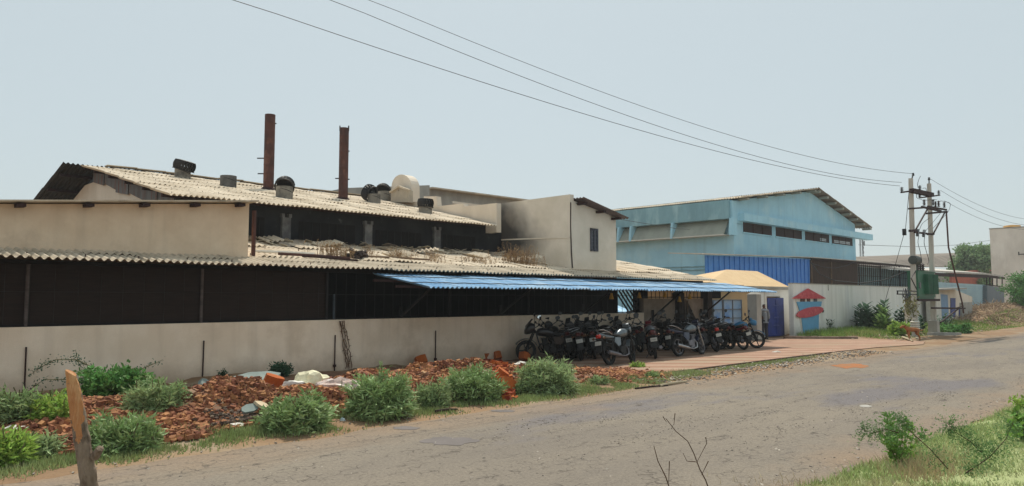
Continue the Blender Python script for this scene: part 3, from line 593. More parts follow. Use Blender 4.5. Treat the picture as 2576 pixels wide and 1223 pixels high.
m_tin = mat('streaked_tin_sheet', srgb('#6d6f70'), srgb('#5b5552'), 1.3, .7, stretch=(3, 3, .4), c3=srgb('#6e4a3c'), scale3=1.6, lo3=.55, hi3=.62)
for k in range(6):
    y0 = FY + .1 + k * 1.28; y1 = y0 + 1.24; b = MB(); x_ = GX - .06 - .02 * (k % 2)
    b.prism([(x_, y0, uz(y0) - .55), (x_, y1, uz(y1) - .55 + rnd.uniform(-.1, .1)), (x_, y1, uz(y1) - .12), (x_, y0, uz(y0) - .12)], (.03, 0, 0)); b.build('tin_sheet', m_tin, fo)
b = MB(); b.prism([(GX + .1, 28.75, 5.8), (GX + .1, 35.5, 4.5), (GX + .1, 35.5, 4.9), (GX + .1, 28.75, uz(RY) - .1)], (.06, 0, 0)); b.build('dark_gable_infill', mat('blue_grey_gable', srgb('#51606c'), srgb('#465460'), 2, .9), fo)
# parapet on the right gable, stepped, with the round headed block
def px_x(pts, X, depth): return [atX(a, c_, X) for a, c_ in pts], (depth, 0, 0)
pa = thing('gable_parapet', 'stepped pale parapet with round headed arch at right end of foundry roof', 'parapet', (19.6, 24, 0))
b = MB(); poly, e = px_x([(1249, 567), (1249, 511), (1168, 520), (1166, 512), (1100, 519), (1098, 494), (1066, 494), (1066, 508), (985, 508), (985, 530)], 19.5, .25)
poly += [Vector((19.5, poly[-1].y, 4.5)), Vector((19.5, poly[0].y, 4.5))]
b.prism(poly, e); b.build('stepped_wall', m_cream2, pa)
b = MB(); pts = [(985, 508), (985, 470)]
for k in range(1, 12):
    t = math.pi * k / 12; pts.append((1010 - 25 * math.cos(t), 470 - 31 * math.sin(t)))
pts += [(1035, 470), (1035, 508)]
poly, e = px_x(pts, 19.35, .45); b.prism(poly, e); b.build('round_arch', m_cream2, pa)
b = MB(); poly, e = px_x([(984, 509), (984, 482), (1004, 471), (1027, 479), (1027, 509)], 19.1, .25); b.prism(poly, e); b.build('pitched_block', mat('cracked_plaster', srgb('#b5ab99'), srgb('#a1978a'), 1.5, .95, c3=srgb('#6a5f52'), scale3=3, lo3=.6, hi3=.68), pa)
b = MB(); q = [atX(*p, 19.05) for p in ((982, 484), (1004, 469), (1031, 479))]; b.bar(q[0], q[1], .12, .07); b.bar(q[1], q[2], .12, .07); b.build('broken_coping', m_asb_grey, pa)
# chimneys
def on_up(px, py): return hit(px, py, (0, -US, 1), UZ - US * UY)
def chimney(px, ytop, ybase, wpx, label, pegs, hooks):
    c = on_up(px, ybase); Zd = (c - Vector((0, 0, CAM_Z))).dot(_u); r = wpx / 2 / FPX * Zd; top = atY(px, ytop, c.y).z
    t = thing('chimney', label, 'chimney', (c.x, c.y, c.z), 'rusty steel chimneys on the foundry roof')
    b = MB(); n = 9; prof = [(r, c.z - .5)]
    for k in range(1, n):
        z = c.z + (top - c.z) * k / n; prof += [(r, z - .012), (r * 1.025, z), (r, z + .012)]
    prof += [(r, top), (r * .88, top), (r * .88, top - .4)]
    b.lathe(prof, Matrix.Translation((c.x, c.y, 0)), 22); b.build('flue', m_rust, t, True)
    for (side, yy, ln) in pegs:
        z = atY(px, yy, c.y).z; d = _r * side; b = MB(); b.bar(c * 1 + d * r * .8 + Vector((0, 0, z - c.z)), c + d * (r + ln) + Vector((0, 0, z - c.z)), .04); b.build('step_peg', m_blackiron, t)
    for s in hooks:
        b = MB(); o = c + _r * s * r * .95 + Vector((0, 0, top - c.z)); b.bar(o - Vector((0, 0, .12)), o + Vector((0, 0, .10)), .035); b.build('guy_lug', m_blackiron, t)
    b = MB(); b.lathe([(r * 1.5, 0), (r * 1.45, .03), (r * 1.02, .12)], Matrix.Translation(c + Vector((0, 0, .0))) @ Matrix.Rotation(math.atan(US), 4, 'X'), 20); b.build('roof_flashing', m_darkrust, t)
chimney(675, 288, 479, 26, 'taller rusty brown chimney with pegs, left of the pair', ((-1, 398, .26), (-1, 437, .22), (1, 310, .05)), ())
chimney(863, 322, 503, 23.5, 'shorter rusty brown chimney with lugs at its rim, right of the pair', ((-1, 449, .14), (1, 451, .06), (1, 380, .04)), (-1, 1))
# turbine ventilators
m_vent = mat('smoke_blackened_metal', (.022, .022, .024), (.035, .034, .034), 4, .6, metal=.3)
m_drum = mat('dull_zinc_drum', srgb('#8f8a80'), srgb('#77736b'), 3, .7, metal=.2, c3=srgb('#4b4844'), scale3=2.2, lo3=.5, hi3=.65)
m_drum_d = mat('sooty_zinc_drum', srgb('#6c6a67'), srgb('#4c4b4a'), 3, .7, metal=.2)
def ventilator(px, ybase, wpx, hpx, head, label, md=m_drum):
    c = on_up(px, ybase); Zd = (c - Vector((0, 0, CAM_Z))).dot(_u); r = wpx / 2 / FPX * Zd; h = hpx / FPX * Zd * 1.05
    t = thing('roof_ventilator', label, 'ventilator', tuple(c), 'ventilators on the foundry roof')
    b = MB(); b.lathe([(r, -.15), (r, h), (r * .93, h), (r * .93, 0)], Matrix.Translation(c), 22); o = b.build('drum', md, t, True)
    b = MB(); 
    b.lathe([(r * 1.01, -.012), (r * 1.03, 0), (r * 1.01, .012)], Matrix.Translation(c + Vector((0, 0, h * .62))) @ Matrix.Rotation(.28, 4, 'Y'), 22, True); b.build('band', m_blackiron, o)
    if head:
        kx, kz, hr, hh, ax, off = head          # tilt about camera axes, radius factor, height
        hr *= r; hh *= r
        M = Matrix.Translation(c + Vector((0, 0, h)) + _r * off * r) @ Matrix.Rotation(kz, 4, _u) @ Matrix.Rotation(kx, 4, _r) @ Matrix.Translation((0, 0, ax * r))
        b = MB(); nv = 22
        for k in range(nv):                      # curved vanes
            a = 2 * math.pi * k / nv; da = 2 * math.pi / nv * .85; vs = []
            for j in range(6):
                s = j / 5; rr = hr * (.80 + .2 * math.sin(math.pi * (.12 + .76 * s))); aa = a + .25 * s
                vs += [M @ Vector((rr * math.cos(aa), rr * math.sin(aa), hh * s)), M @ Vector((rr * .9 * math.cos(aa + da), rr * .9 * math.sin(aa + da), hh * s))]
            b.add(vs, [(2 * j, 2 * j + 1, 2 * j + 3, 2 * j + 2) for j in range(5)])
        hd = b.build('turbine_vanes', m_vent, t)
        b = MB(); b.lathe([(0.02, hh * 1.06), (hr * .5, hh * 1.05), (hr * .9, hh * .98), (hr * .88, hh * .93), (.02, hh * .98)], M, 24, False); b.build('cap', m_vent, hd, True)
        b = MB(); b.lathe([(hr * .98, 0), (hr * .98, hh * .08), (hr * .84, hh * .08), (hr * .84, 0)], M, 24, True); b.build('rim', m_vent, hd)
ventilator(459, 449, 38, 24, (.05, .26, 1.45, 1.3, -.25, .12), 'roof ventilator with tilted dark turbine, leftmost on the foundry roof')
ventilator(574, 472, 40, 28, None, 'short open zinc drum without turbine on the foundry roof', m_drum_d)
ventilator(715, 500, 42, 29, (-.95, -.12, 1.22, .95, -.15, 0), 'roof ventilator with tipped back vane ring beside the taller chimney')
ventilator(941, 512, 33, 22, (-.35, -1.05, 1.35, 1.2, .05, -.3), 'roof ventilator with dark turbine fallen sideways to the left')
ventilator(967, 506, 34, 23, (-1.0, .1, 1.2, .8, -.05, -.25), 'roof ventilator behind the fallen turbine with its vane ring upright')
ventilator(1070, 537, 34, 17, (.0, .03, 1.25, 1.25, -.15, 0), 'roof ventilator with level dark cap, rightmost on the foundry roof')
# ------------------------------------------------------------------ cream tower block
tw = thing('cream_tower', 'cream plastered tower block with one barred window and sloping roof', 'building', (21.7, 20, 0))
TY = 17.5; tx0 = atY(1434, 600, TY).x; tx1 = atY(1550, 620, TY).x; zt = atY(1434, 489, TY).z; zr = atY(1550, 541, TY).z
b = MB(); b.prism([(tx0, TY, 2.62), (tx1, TY, 2.62), (tx1, TY, zr - .1), (tx0 + .22, TY, zt - .22), (tx0 + .22, TY, zt), (tx0, TY, zt)], (0, 5.2, 0))
def soot_smear():
    m = mat('cream_plaster_soot_smeared', srgb('#e4d8c8'), srgb('#d8ccba'), 1.2, .92, bump=.2, bscale=50, fine=.05)
    t = m.node_tree; N = t.nodes; L = t.links; p = N['Principled BSDF']; src = p.inputs['Base Color'].links[0].from_socket
    tc = N.new('ShaderNodeTexCoord'); sep = N.new('ShaderNodeSeparateXYZ'); L.new(tc.outputs['Object'], sep.inputs[0])
    n = N.new('ShaderNodeTexNoise'); n.inputs['Scale'].default_value = 1.4; n.inputs['Detail'].default_value = 5; L.new(tc.outputs['Object'], n.inputs['Vector'])
    a = N.new('ShaderNodeMath'); a.operation = 'MULTIPLY_ADD'; L.new(n.outputs[0], a.inputs[0]); a.inputs[1].default_value = 1.3; L.new(sep.outputs[1], a.inputs[2])
    z_ = N.new('ShaderNodeMath'); z_.operation = 'SUBTRACT'; L.new(sep.outputs[2], z_.inputs[0]); z_.inputs[1].default_value = 4.1
    z2 = N.new('ShaderNodeMath'); z2.operation = 'ABSOLUTE'; L.new(z_.outputs[0], z2.inputs[0])
    z3 = N.new('ShaderNodeMath'); z3.operation = 'MULTIPLY_ADD'; L.new(z2.outputs[0], z3.inputs[0]); z3.inputs[1].default_value = -.9; L.new(a.outputs[0], z3.inputs[2])
    r = N.new('ShaderNodeMapRange'); r.inputs[1].default_value = 18.9; r.inputs[2].default_value = 20.7; r.inputs[4].default_value = .93; L.new(z3.outputs[0], r.inputs[0])
    x = N.new('ShaderNodeMix'); x.data_type = 'RGBA'; L.new(r.outputs[0], x.inputs[0]); L.new(src, x.inputs[6]); x.inputs[7].default_value = (.02, .021, .025, 1)
    L.new(x.outputs[2], p.inputs['Base Color']); return m
o = b.build('upper_walls', soot_smear(), tw)
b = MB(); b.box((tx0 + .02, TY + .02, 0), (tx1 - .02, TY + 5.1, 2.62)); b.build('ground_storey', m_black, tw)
fl = MB(); a_, c_ = atX(1250, 604, tx0), atX(1434, 597, tx0); fl.bar((tx0 - .01, a_.y, a_.z), (tx0 - .01, TY, c_.z), .03, .05); fl.build('old_roof_ledge', m_cream2, tw)
b = MB(); rz0, rz1 = zt - .17, zr + .0; xe = atY(1574, 544, TY - .3).x
b.sheet((tx0 + .22, TY - .45, zt - .16), (0, 1, 0), (xe - tx0 - .22, 0, zr - .15 - (zt - .16)), 5.6, math.hypot(xe - tx0 - .22, zr - zt), wave=.15, amp=.025, sw=1.05, sl=9); b.build('roof', mat('brown_asbestos', srgb('#75625a'), srgb('#5e4e48'), 2, .95), tw)
for fx in (.25, 1.35, 2.3):
    zz = zt - .16 + (zr - zt) * (fx / (xe - tx0 - .22)); b = MB(); b.cbox((tx0 + .22 + fx, TY - .2, zz - .11), (.14, .4, .09)); b.build('purlin_end', m_darkrust, tw)
a_, c_ = atY(1484, 574, TY), atY(1503, 633, TY)
wn = MB(); wx0, wx1, wz0, wz1 = a_.x, c_.x, c_.z, a_.z
for q in ((wx0, wx1, wz1 - .05, wz1), (wx0, wx1, wz0, wz0 + .05), (wx0, wx0 + .05, wz0, wz1), (wx1 - .05, wx1, wz0, wz1), ((wx0 + wx1) / 2 - .025, (wx0 + wx1) / 2 + .025, wz0, wz1)): wn.box((q[0], TY - .05, q[2]), (q[1], TY - .005, q[3]))
wf = wn.build('window_frame', m_greypaint, tw)
b = MB(); b.box((wx0 + .03, TY - .022, wz0 + .03), (wx1 - .03, TY - .008, wz1 - .03)); b.build('window_pane', m_glass, wf)
b = MB()
for k in range(6): z = wz0 + (wz1 - wz0) * (k + .5) / 6; b.bar((wx0, TY - .045, z), (wx1, TY - .045, z), .014)
b.build('window_bars', m_greypaint, wf)
b = MB(); b.tube([(tx0 + .02, TY - .03, zt - .3), (tx0 - .0, TY - .03, 4.6), (tx0 + .05, TY - .03, 3.6), (tx0 + .1, TY - .03, 3.05)], .022, 5); b.build('cable', m_darkrust, tw)
# ------------------------------------------------------------------ grey block behind the foundry
bb = thing('grey_rear_block', 'plain grey plastered block rising behind the foundry roof', 'building', (22, 33, 0))
b = MB(); p, e = pxy([(868, 560), (868, 473), (1081, 466), (1081, 560)], 32, 6); b.prism(p, e); b.build('parapet_wall', m_conc, bb)
b = MB(); p, e = pxy([(1081.5, 560), (1081.5, 475), (1330, 507), (1330, 560)], 32.4, 6); b.prism(p, e); b.build('side_wall', m_conc, bb)
b = MB(); q0, q1 = atY(1081, 473, 32.2), atY(1330, 505.5, 32.2); b.bar(q0, q1, .5, .08); b.build('roof_edge', m_asb_grey, bb)
b = MB(); p, e = pxy([(1225, 525), (1225, 515), (1330, 528), (1330, 540)], 30, .1); b.prism(p, e)
p, e = pxy([(1140, 512), (1140, 506), (1225, 517), (1225, 525)], 30, .1); b.prism(p, e); b.build('ledge', m_cream2, bb)
# ------------------------------------------------------------------ blue canopy over the parked motorcycles
CY, CZ = 14.1, 2.21
cx0, cx1 = 11.15, atY(1953, 732, CY).x
cn = thing('blue_canopy', 'faded blue corrugated canopy sheltering the motorcycles', 'canopy', (20, 15.3, 0))
b = MB(); b.sheet((cx0, CY, CZ), (1, 0, 0), (0, 2.35, .40), cx1 - cx0, 2.42, wave=.15, amp=.024, sw=1.05, sl=9, jit=.012, rough_edge=.02); b.build('corrugated_sheet', m_bluesheet, cn)
for s in (.22, .62):
    b = MB(); b.bar((cx0 - .6, CY + 2.35 * s, CZ + .4 * s - .06), (cx1 - .1, CY + 2.35 * s, CZ + .4 * s - .06), .05, .06); b.build('purlin', m_darkrust, cn)
b = MB()
for s in (.2, .62):
    pts = []
    for k in range(60): x = cx0 - .2 * (1 - min(1, k)) + (cx1 - cx0) * k / 59; pts.append((x, CY + 2.35 * s, CZ + .4 * s + .052 + (.012 if k % 2 else 0)))
    b.tube(pts, .012, 4)
b.build('tie_wires', m_wire, cn)
for X in (12.2, 16.0, 20.0, 24.3, 27.9):
    b = MB(); z0_ = 1.22 if X > 24 else 1.46; b.bar((X, 16.62, z0_), (X, 15.15, 2.33), .06, .05); b.bar((X, 16.64, z0_ - .17 * (X > 24)), (X, 16.64, z0_ + .28), .09, .05); b.build('brace', m_blackiron, cn)
for px, py, lab in ((1538, 744, 'yellow hanging lamp in front of the mesh opening, leftmost of five'), (1608, 742, 'yellow hanging lamp against the black opening, second from left'), (1672, 740, 'yellow hanging lamp above the first brown wall panel, middle of five'), (1709, 752, 'lowest yellow hanging lamp, on the brown pillar'), (1735, 745, 'yellow hanging lamp near the gate pillar, rightmost of five')):
    c = atY(px, py, 15.6); t = thing('hanging_lamp', lab, 'lamp', tuple(c), 'yellow lamps hanging under the canopy')
    b = MB(); b.lathe([(.035, .09), (.045, .04), (.075, -.07), (.085, -.12), (.07, -.12), (.03, .05)], Matrix.Translation(c), 12); b.build('lamp_shade', m_yellow, t, True)
    b = MB(); b.tube([c + Vector((0, 0, .08)), (c.x, c.y, CZ + .27)], .008, 4); b.build('cord', m_wire, t)
# ------------------------------------------------------------------ panels, pillars and gate right of the low wall
pw = thing('panel_wall', 'brown grey wall panels with grille under the canopy right end', 'wall', (26, WY, 0))
zt_ = 1.95
def pil(px0, px1): return atY(px0, 760, WY - .2).x, atY(px1, 760, WY - .2).x
pA, pB = pil(1690, 1722), pil(1765, 1792)
for i, (xa, xb) in enumerate(((XR + .01, pA[1] - .36), (pA[1], pB[1] - .36))):
    b = MB(); b.box((xa, WY + .02, -.05), (xb, WY + .2, zt_)); b.build('wall_panel', m_panelwall, pw)
    b = MB(); x = xa + .1
    while x < xb: b.bar((x, WY + .1, zt_), (x, WY + .1, 2.6), .02); x += .28
    b.bar((xa, WY + .1, zt_ + .05), (xb, WY + .1, zt_ + .05), .04); b.bar((xa, WY + .1, 2.55), (xb, WY + .1, 2.55), .03); b.build('grille', m_blackiron, pw)
m_pillar = mat('dark_brown_pillar', srgb('#3c3533'), srgb('#2e2927'), 2, .95, fine=.1)  # dark brown for two pillars and the leaning board
def pillar(xa, xb, y, h, label, m, rb=.0):
    t = thing('gate_pillar', label, 'pillar', ((xa + xb) / 2, y, 0), 'square gate pillars with pyramid tops')
    w = xb - xa; b = MB(); b.box((xa, y, -.05), (xb, y + w, h)); b.build('shaft', m, t)
    b = MB(); c = ((xa + xb) / 2, y + w / 2); e = .02
    b.add([(xa - e, y - e, h), (xb + e, y - e, h), (xb + e, y + w + e, h), (xa - e, y + w + e, h), (c[0], c[1], h + .17)], [(0, 1, 4), (1, 2, 4), (2, 3, 4), (3, 0, 4), (3, 2, 1, 0)]); b.build('cap', m, t)
    return t
pillar(pA[1] - .36, pA[1], WY - .2, 2.15, 'dark brown pillar between the two brown wall panels', m_pillar)
pillar(pB[1] - .36, pB[1], WY - .2, 2.28, 'dark square pillar at the left side of the faded blue gate', m_pillar)
qC = atY(1879, 800, WY - .35); qD = atY(1911, 800, WY - .35)
pillar(qD.x - .46, qD.x, WY - .45, 2.14, 'pale grey pillar at the right side of the faded blue gate', m_conc)
b = MB(); b.prism([(24.0, 16.9, 1.0), (24.0, 16.9, 1.9), (24.0, 17.4, 1.0)], (.02, 0, 0))
q = [atY(px, py, WY - .35) for px, py in ((1728, 800), (1745, 757), (1762, 800))]
bd = thing('leaning_board', 'dark triangular board with pale edge leaning against the brown panel', 'board', tuple(q[0]))
b = MB(); b.prism([Vector((q[0].x, WY - .3, .5)), Vector((q[1].x, WY - .02, q[1].z)), Vector((q[2].x + .2, WY - .3, .5))], (0, -.03, 0)); b.build('board', m_pillar, bd)
b = MB(); b.bar((q[0].x, WY - .36, .5), (q[1].x, WY - .07, q[1].z + .02), .05, .03); b.build('edge_strip', m_wood, bd)
# gate
gt = thing('sheet_gate', 'faded blue sheet metal gate between the two gate pillars', 'gate', (32, 17, 0))
gx0, gx1 = pB[1] + .02, qD.x - .48; gz1 = 1.9
n = 4; wv = (gx1 - gx0) / n
for k in range(2):
    xa = gx0 + k * 2 * wv + .02; xb = xa + 2 * wv - .04; b = MB(); b.box((xa, 17.0, .1), (xb, 17.03, gz1)); lf = b.build('gate_leaf', m_gate, gt)
    b = MB()
    for z in (.12, .62, 1.05, 1.45, gz1 - .02): b.bar((xa, 16.98, z), (xb, 16.98, z), .05, .04)
    for x in (xa + .02, (xa + xb) / 2, xb - .02): b.bar((x, 16.975, .1), (x, 16.975, gz1), .04, .04)
    b.build('gate_rails', mat('grey_blue_rail', srgb('#6e8496'), srgb('#7b7470'), 3, .7), lf)
b = MB(); b.bar((gx0, 16.93, .7), (gx1, 16.93, .68), .05, .05); b.build('cross_bar', m_rust, gt)
# ------------------------------------------------------------------ guard house with hipped roof
GY = 17.6
gh = thing('guard_house', 'small guard house with peach hipped roof beside the gate', 'building', (34, 19, 0))
er = atY(1986, 722, GY - .3); el = 29.3; ez = er.z
r0, r1 = atY(1829, 684, 19.1), atY(1905, 680, 19.1); rzz = (r0.z + r1.z) / 2 + .03
b = MB(); yb = 20.9
b.add([(el, GY - .3, ez), (er.x, GY - .3, ez), (er.x, yb, ez), (el, yb, ez), (r0.x, 19.1, rzz), (r1.x, 19.1, rzz)], [(0, 1, 5, 4), (1, 2, 5), (2, 3, 4, 5), (3, 0, 4), (3, 2, 1, 0)]); b.build('hipped_roof', m_peach, gh)
b = MB(); b.box((el - .1, GY - .42, ez - .13), (er.x + .15, yb + .1, ez - .005)); b.build('eave_slab', mat('grey_white_slab', srgb('#a8a49b'), srgb('#97938b'), 2, .9), gh)
b = MB(); b.box((el + .2, GY, 0), (er.x - .3, yb - .2, ez - .13)); b.build('walls', m_peach, gh)
a_, c_ = atY(1790, 735, GY), atY(1813, 757, GY); b = MB(); b.box((a_.x, GY - .02, 1.95), (c_.x, GY + .02, 2.4)); b.build('window', m_black, gh)
fw = MB(); a_ = atY(1905, 740, GY - .25); c_ = atY(1990, 740, GY - .25); d0 = atY(1930, 760, GY - .25).x; d1 = atY(1962, 760, GY - .25).x
fw.box((a_.x, GY - .25, 0), (d0 - .06, GY - .03, ez - .14)); fw.box((d1 + .04, GY - .25, 0), (c_.x, GY - .03, ez - .14)); fw.box((d0 - .06, GY - .25, 2.05), (d1 + .04, GY - .03, ez - .14)); fw.build('front_wall', m_greywall, gh)
b = MB(); b.box((d0 - .34, GY - .28, 0), (d0 - .10, GY - .255, ez - .2)); b.build('white_jamb', m_white, gh)
dr = thing('steel_door', 'navy blue panelled steel door standing ajar beside the grey pillar', 'door', (d0, GY - .3, 0))
Md = Matrix.Translation((d0 - .04, GY - .27, 0)) @ Matrix.Rotation(-.10, 4, 'Z')
wd = d1 - d0 + .06
b = MB(); b.box((0, -.03, .04), (wd, .01, 1.98), Md); b.build('door_leaf', m_navy, dr)
b = MB(); m_rail = mat('worn_door_rail', srgb('#5b6aa0'), srgb('#3e4c88'), 4, .5)
for z in (.1, .55, .95, 1.2, 1.55, 1.92): b.box((.04, -.055, z), (wd - .04, -.03, z + .035), Md)
b.box((wd / 2 - .02, -.05, .1), (wd / 2 + .02, -.03, 1.9), Md); b.build('door_rails', m_navy, dr)
b = MB()
for z in (.58, .98, 1.58): b.box((wd * .3, -.075, z), (wd * .62, -.055, z + .03), Md)
b.build('door_bolts', m_rail, dr)
# ------------------------------------------------------------------ grey compound wall on the right with the painted sign
KY = 16.45
k0 = atY(1996, 760, KY).x; k1 = atY(2335, 760, KY).x
gw = thing('grey_wall', 'long grey washed compound wall behind the electric poles', 'wall', (48, KY, 0))
b = MB(); b.box((k0, KY, -.2), (k1, KY + .25, 2.70)); b.build('wall_body', m_greywall, gw)
b = MB(); b.box((k0 - .02, KY - .02, 2.70), (k1, KY + .27, 2.74)); b.build('coping', m_conc, gw)
b = MB(); q = atY(2083, 714, KY - .01); b.tube([(q.x, KY - .012, 2.7), (q.x, KY - .012, 2.38)], .014, 4); b.build('crack_stain', m_darkrust, gw)
sg = thing('pot_sign', 'painted sign of a sky blue pot with red pointed roof and tilted red oval', 'sign', tuple(atY(2040, 845, KY)))
S = lambda x, y: ((3100 + x * .2044) / 1.5901, (1130 + y * .2044) / 1.5901)
def sp(name, pts, dy, m, th=.03):
    b = MB(); p = [atY(*S(*q), KY - dy) for q in pts]; b.prism(p, (0, th, 0)); return b.build(name, m, sg)
sp('pale_ground', [(395, 330), (870, 330), (905, 385), (860, 600), (855, 1060), (560, 1060)], .02, m_white, .019)
sp('upper_pot', [(430, 380), (920, 372), (905, 465), (490, 560)], .06, m_potblue, .039)
sp('lower_pot', [(530, 690), (862, 620), (855, 1060), (570, 1060)], .06, m_potblue, .039)
el_ = []
for k in range(36):
    t = 2 * math.pi * k / 36; x, y = 268 * math.cos(t), 92 * math.sin(t); a = R(-13.5); el_.append((690 + x * math.cos(a) - y * math.sin(a), 583 + x * math.sin(a) + y * math.cos(a)))
sp('red_oval', el_, .095, m_red, .034)
sp('pointed_roof', [(340, 318), (652, 118), (1003, 312), (975, 318)], .10, m_red, .05)
for x0_, x1_ in ((512, 590), (640, 692), (770, 826)): sp('roof_post', [(x0_, 318), (x1_, 318), (x1_, 376), (x0_, 376)], .065, m_rust if x0_ < 700 else m_greypaint, .04)
sp('oval_painted_shadow', [(925, 540), (962, 545), (955, 585), (935, 590)], .05, m_blackiron, .02)  # black piece painted in as the shadow at the oval tip
# ------------------------------------------------------------------ blue clad lean-to above the grey wall
ls = thing('blue_clad_lean_to', 'lean-to with bright blue ribbed cladding and brown mesh above the grey wall', 'shed', (40, 18, 0))
LY = 21.3
P = lambda px, py: atY(px, py, LY)
b = MB(); p, e = pxy([(1774, 642), (2037, 652), (2037, 722), (1776, 722)], LY, .04); b.prism(p, e); cl = b.build('ribbed_cladding', m_blueclad, ls)
b = MB()
for k in range(23):
    t = (k + .5) / 23; x = p[0].x + (p[1].x - p[0].x) * t; b.bar((x, LY - .02, 2.6), (x, LY - .02, p[0].z + (p[1].z - p[0].z) * t), .05, .05)
b.build('cladding_ribs', m_blueclad, cl)
p, e = pxy([(2038, 654), (2158, 661), (2158, 722), (2038, 722)], LY, .03); b = MB(); b.prism(p, e); b.build('brown_mesh', mat('brown_woven_mesh', srgb('#4a3a31'), srgb('#3a2d26'), 1.6, .95, stretch=(6, 1, .5)), ls)
rp = [P(1757, 639), P(2037, 648), P(2292, 668)]
xe2 = P(2300, 669).x
b = MB()
for a_, c_ in ((rp[0], rp[1]), (rp[1], rp[2])):
    b.prism([a_ + Vector((0, -.25, -.02)), c_ + Vector((0, -.25, -.02)), c_ + Vector((0, -.25, .03)), a_ + Vector((0, -.25, .03))], (0, 2.2, .13))
b.build('roof', mat('pale_roof_edge', srgb('#cfc9c0'), srgb('#b8b2a9'), 1.5, .8), ls)
b = MB(); b.bar(rp[1] + Vector((0, -.1, -.13)), rp[2] + Vector((0, -.1, -.13)), .08, .14); b.build('eave_beam', m_darkrust, ls)
for px in (2040, 2090, 2160, 2214, 2262, 2290):
    q = P(px, 700); b = MB(); b.bar((q.x, LY - .05, 2.6), (q.x, LY - .05, rp[1].z), .07); b.build('post', m_wood if px < 2150 else m_darkrust, ls)
b = MB(); x = P(2162, 700).x; xe_ = P(2290, 700).x
while x < xe_: b.bar((x, LY - .02, 2.6), (x, LY - .02, rp[1].z + .05), .035); x += .42
for z in (3.1, 3.7): b.bar((P(2160, 700).x, LY, z), (xe_, LY, z), .03)
b.build('grille', m_darkrust, ls)
b = MB(); b.sheet((P(2158, 700).x - 3, 23.4, 2.0), (1, 0, 0), (0, .001, 1), 24, 2.6, wave=.2, amp=.03, sw=4, sl=9); b.build('rear_sheeting', mat('pale_blue_sheeting', srgb('#9fc0cb'), srgb('#b4ced4'), 1, .6, trans=.25), ls)
cbp = [(2040, 660), (2062, 690), (2100, 706), (2160, 713), (2220, 706), (2262, 690), (2290, 683), (2302, 680)]
b = MB(); b.tube([atY(x, y, 16.4 - (i / 7) * 3.5) for i, (x, y) in enumerate(cbp)], .03, 5)
tag(b.build('slack_cable', m_wire), 'thick slack black cable sagging across the brown mesh to the pole', 'cable')
b = MB(); b.tube([atY(x, y, 21.1) for x, y in ((2042, 663), (2070, 672), (2100, 675), (2130, 668), (2150, 659))], .025, 5)
tag(b.build('short_cable', m_wire), 'short looped black cable hanging on the brown mesh', 'cable')
# ------------------------------------------------------------------ big blue factory hall
BY = 24.0
bl = thing('blue_factory_hall', 'large powder blue factory hall with gable end and louvred windows', 'building', (54, 30, 0))
cor = atY(1845, 560, BY); bx0 = cor.x; bx1 = atY(2153, 640, BY).x; bze = atY(1845, 505, BY).z; apx = atY(2035, 482, BY); bzr = atY(2153, 565, BY).z
b = MB(); b.prism([(bx0, BY, 0), (bx1, BY, 0), (bx1, BY, bzr), (apx.x, BY, apx.z), (bx0, BY, bze)], (0, 26, 0)); b.build('walls', m_bluewall, bl)
slope_l = (apx.z - bze) / (apx.x - bx0); slope_r = (apx.z - bzr) / (bx1 - apx.x)
b = MB(); b.sheet((bx0 - .25, BY - .75, bze + .12), (0, 1, 0), (1, 0, slope_l), 27, (apx.x - bx0 + .3) * math.hypot(1, slope_l), wave=.2, amp=.035, sw=1.1, sl=1.6, jit=.012); b.build('left_roof_slope', m_asb, bl)
xo = atY(2172, 565, BY).x
b = MB(); b.sheet((apx.x, BY - .75, apx.z + .22), (0, 1, 0), (1, 0, -slope_r), 27, (xo - apx.x) * math.hypot(1, slope_r), wave=.2, amp=.035, sw=1.1, sl=1.6, jit=.012); b.build('right_roof_slope', mat('asbestos_painted_shade', srgb('#958979'), srgb('#7d7265'), 2, .95), bl)  # darker copy of the roof sheet, shade put into its colour
for k in range(8):
    x = apx.x + .4 + (xo - apx.x - .6) * k / 7; z = apx.z + .22 - slope_r * (x - apx.x) - .17; b = MB(); b.cbox((x, BY - .35, z), (.3, .7, .16)); b.build('purlin_end', m_greyslope, bl)
for k in range(5):
    x = bx0 + .8 + (apx.x - bx0 - 1.2) * k / 4; z = bze + .12 + slope_l * (x - bx0 + .25) - .15; b = MB(); b.cbox((x, BY - .35, z), (.3, .7, .12)); b.build('purlin_end', m_greyslope, bl)
# long side: deep concrete fascia, sloping louvre hood, ledge and fins
zf0, zf1 = atX(1840, 549, bx0 - .5).z, bze + .02
b = MB(); b.box((bx0 - .55, BY + .02, zf0), (bx0 - .003, BY + 26, zf1)); b.build('fascia', m_blueface, bl)
b = MB(); b.box((bx0 - .35, BY - .14, zf1 - 1.5), (bx0 + 1.0, BY + .012, zf1 - .05)); b.build('corner_block', m_bluewall, bl)
zl0 = atX(1840, 588, bx0 - .6).z
b = MB(); b.box((bx0 - .8, BY + .3, zl0 - .07), (bx0 - .003, BY + 26, zl0)); b.build('hood_ledge', m_white, bl)
b = MB(); b.prism([(bx0 - .78, BY + .3, zl0 + .002), (bx0 - .04, BY + .3, zf0 - .02), (bx0 - .03, BY + .3, zf0 - .1), (bx0 - .7, BY + .3, zl0 + .002)], (0, 25.6, 0)); b.build('sloping_hood', m_greyslope, bl)
for px in (1843, 1695, 1591, 1560):
    q = atX(px, 575, bx0 - .6); b = MB(); b.prism([(bx0 - .84, q.y, zl0 - .08), (bx0 - .84, q.y, zl0 + .1), (bx0 - .72, q.y, zf0 + .003), (bx0 - .004, q.y, zf0 + .003), (bx0 - .004, q.y, zl0 - .08)], (0, .16, 0)); b.build('hood_fin', m_bluewall, bl)
b = MB(); z_ = atX(1770, 670, bx0).z
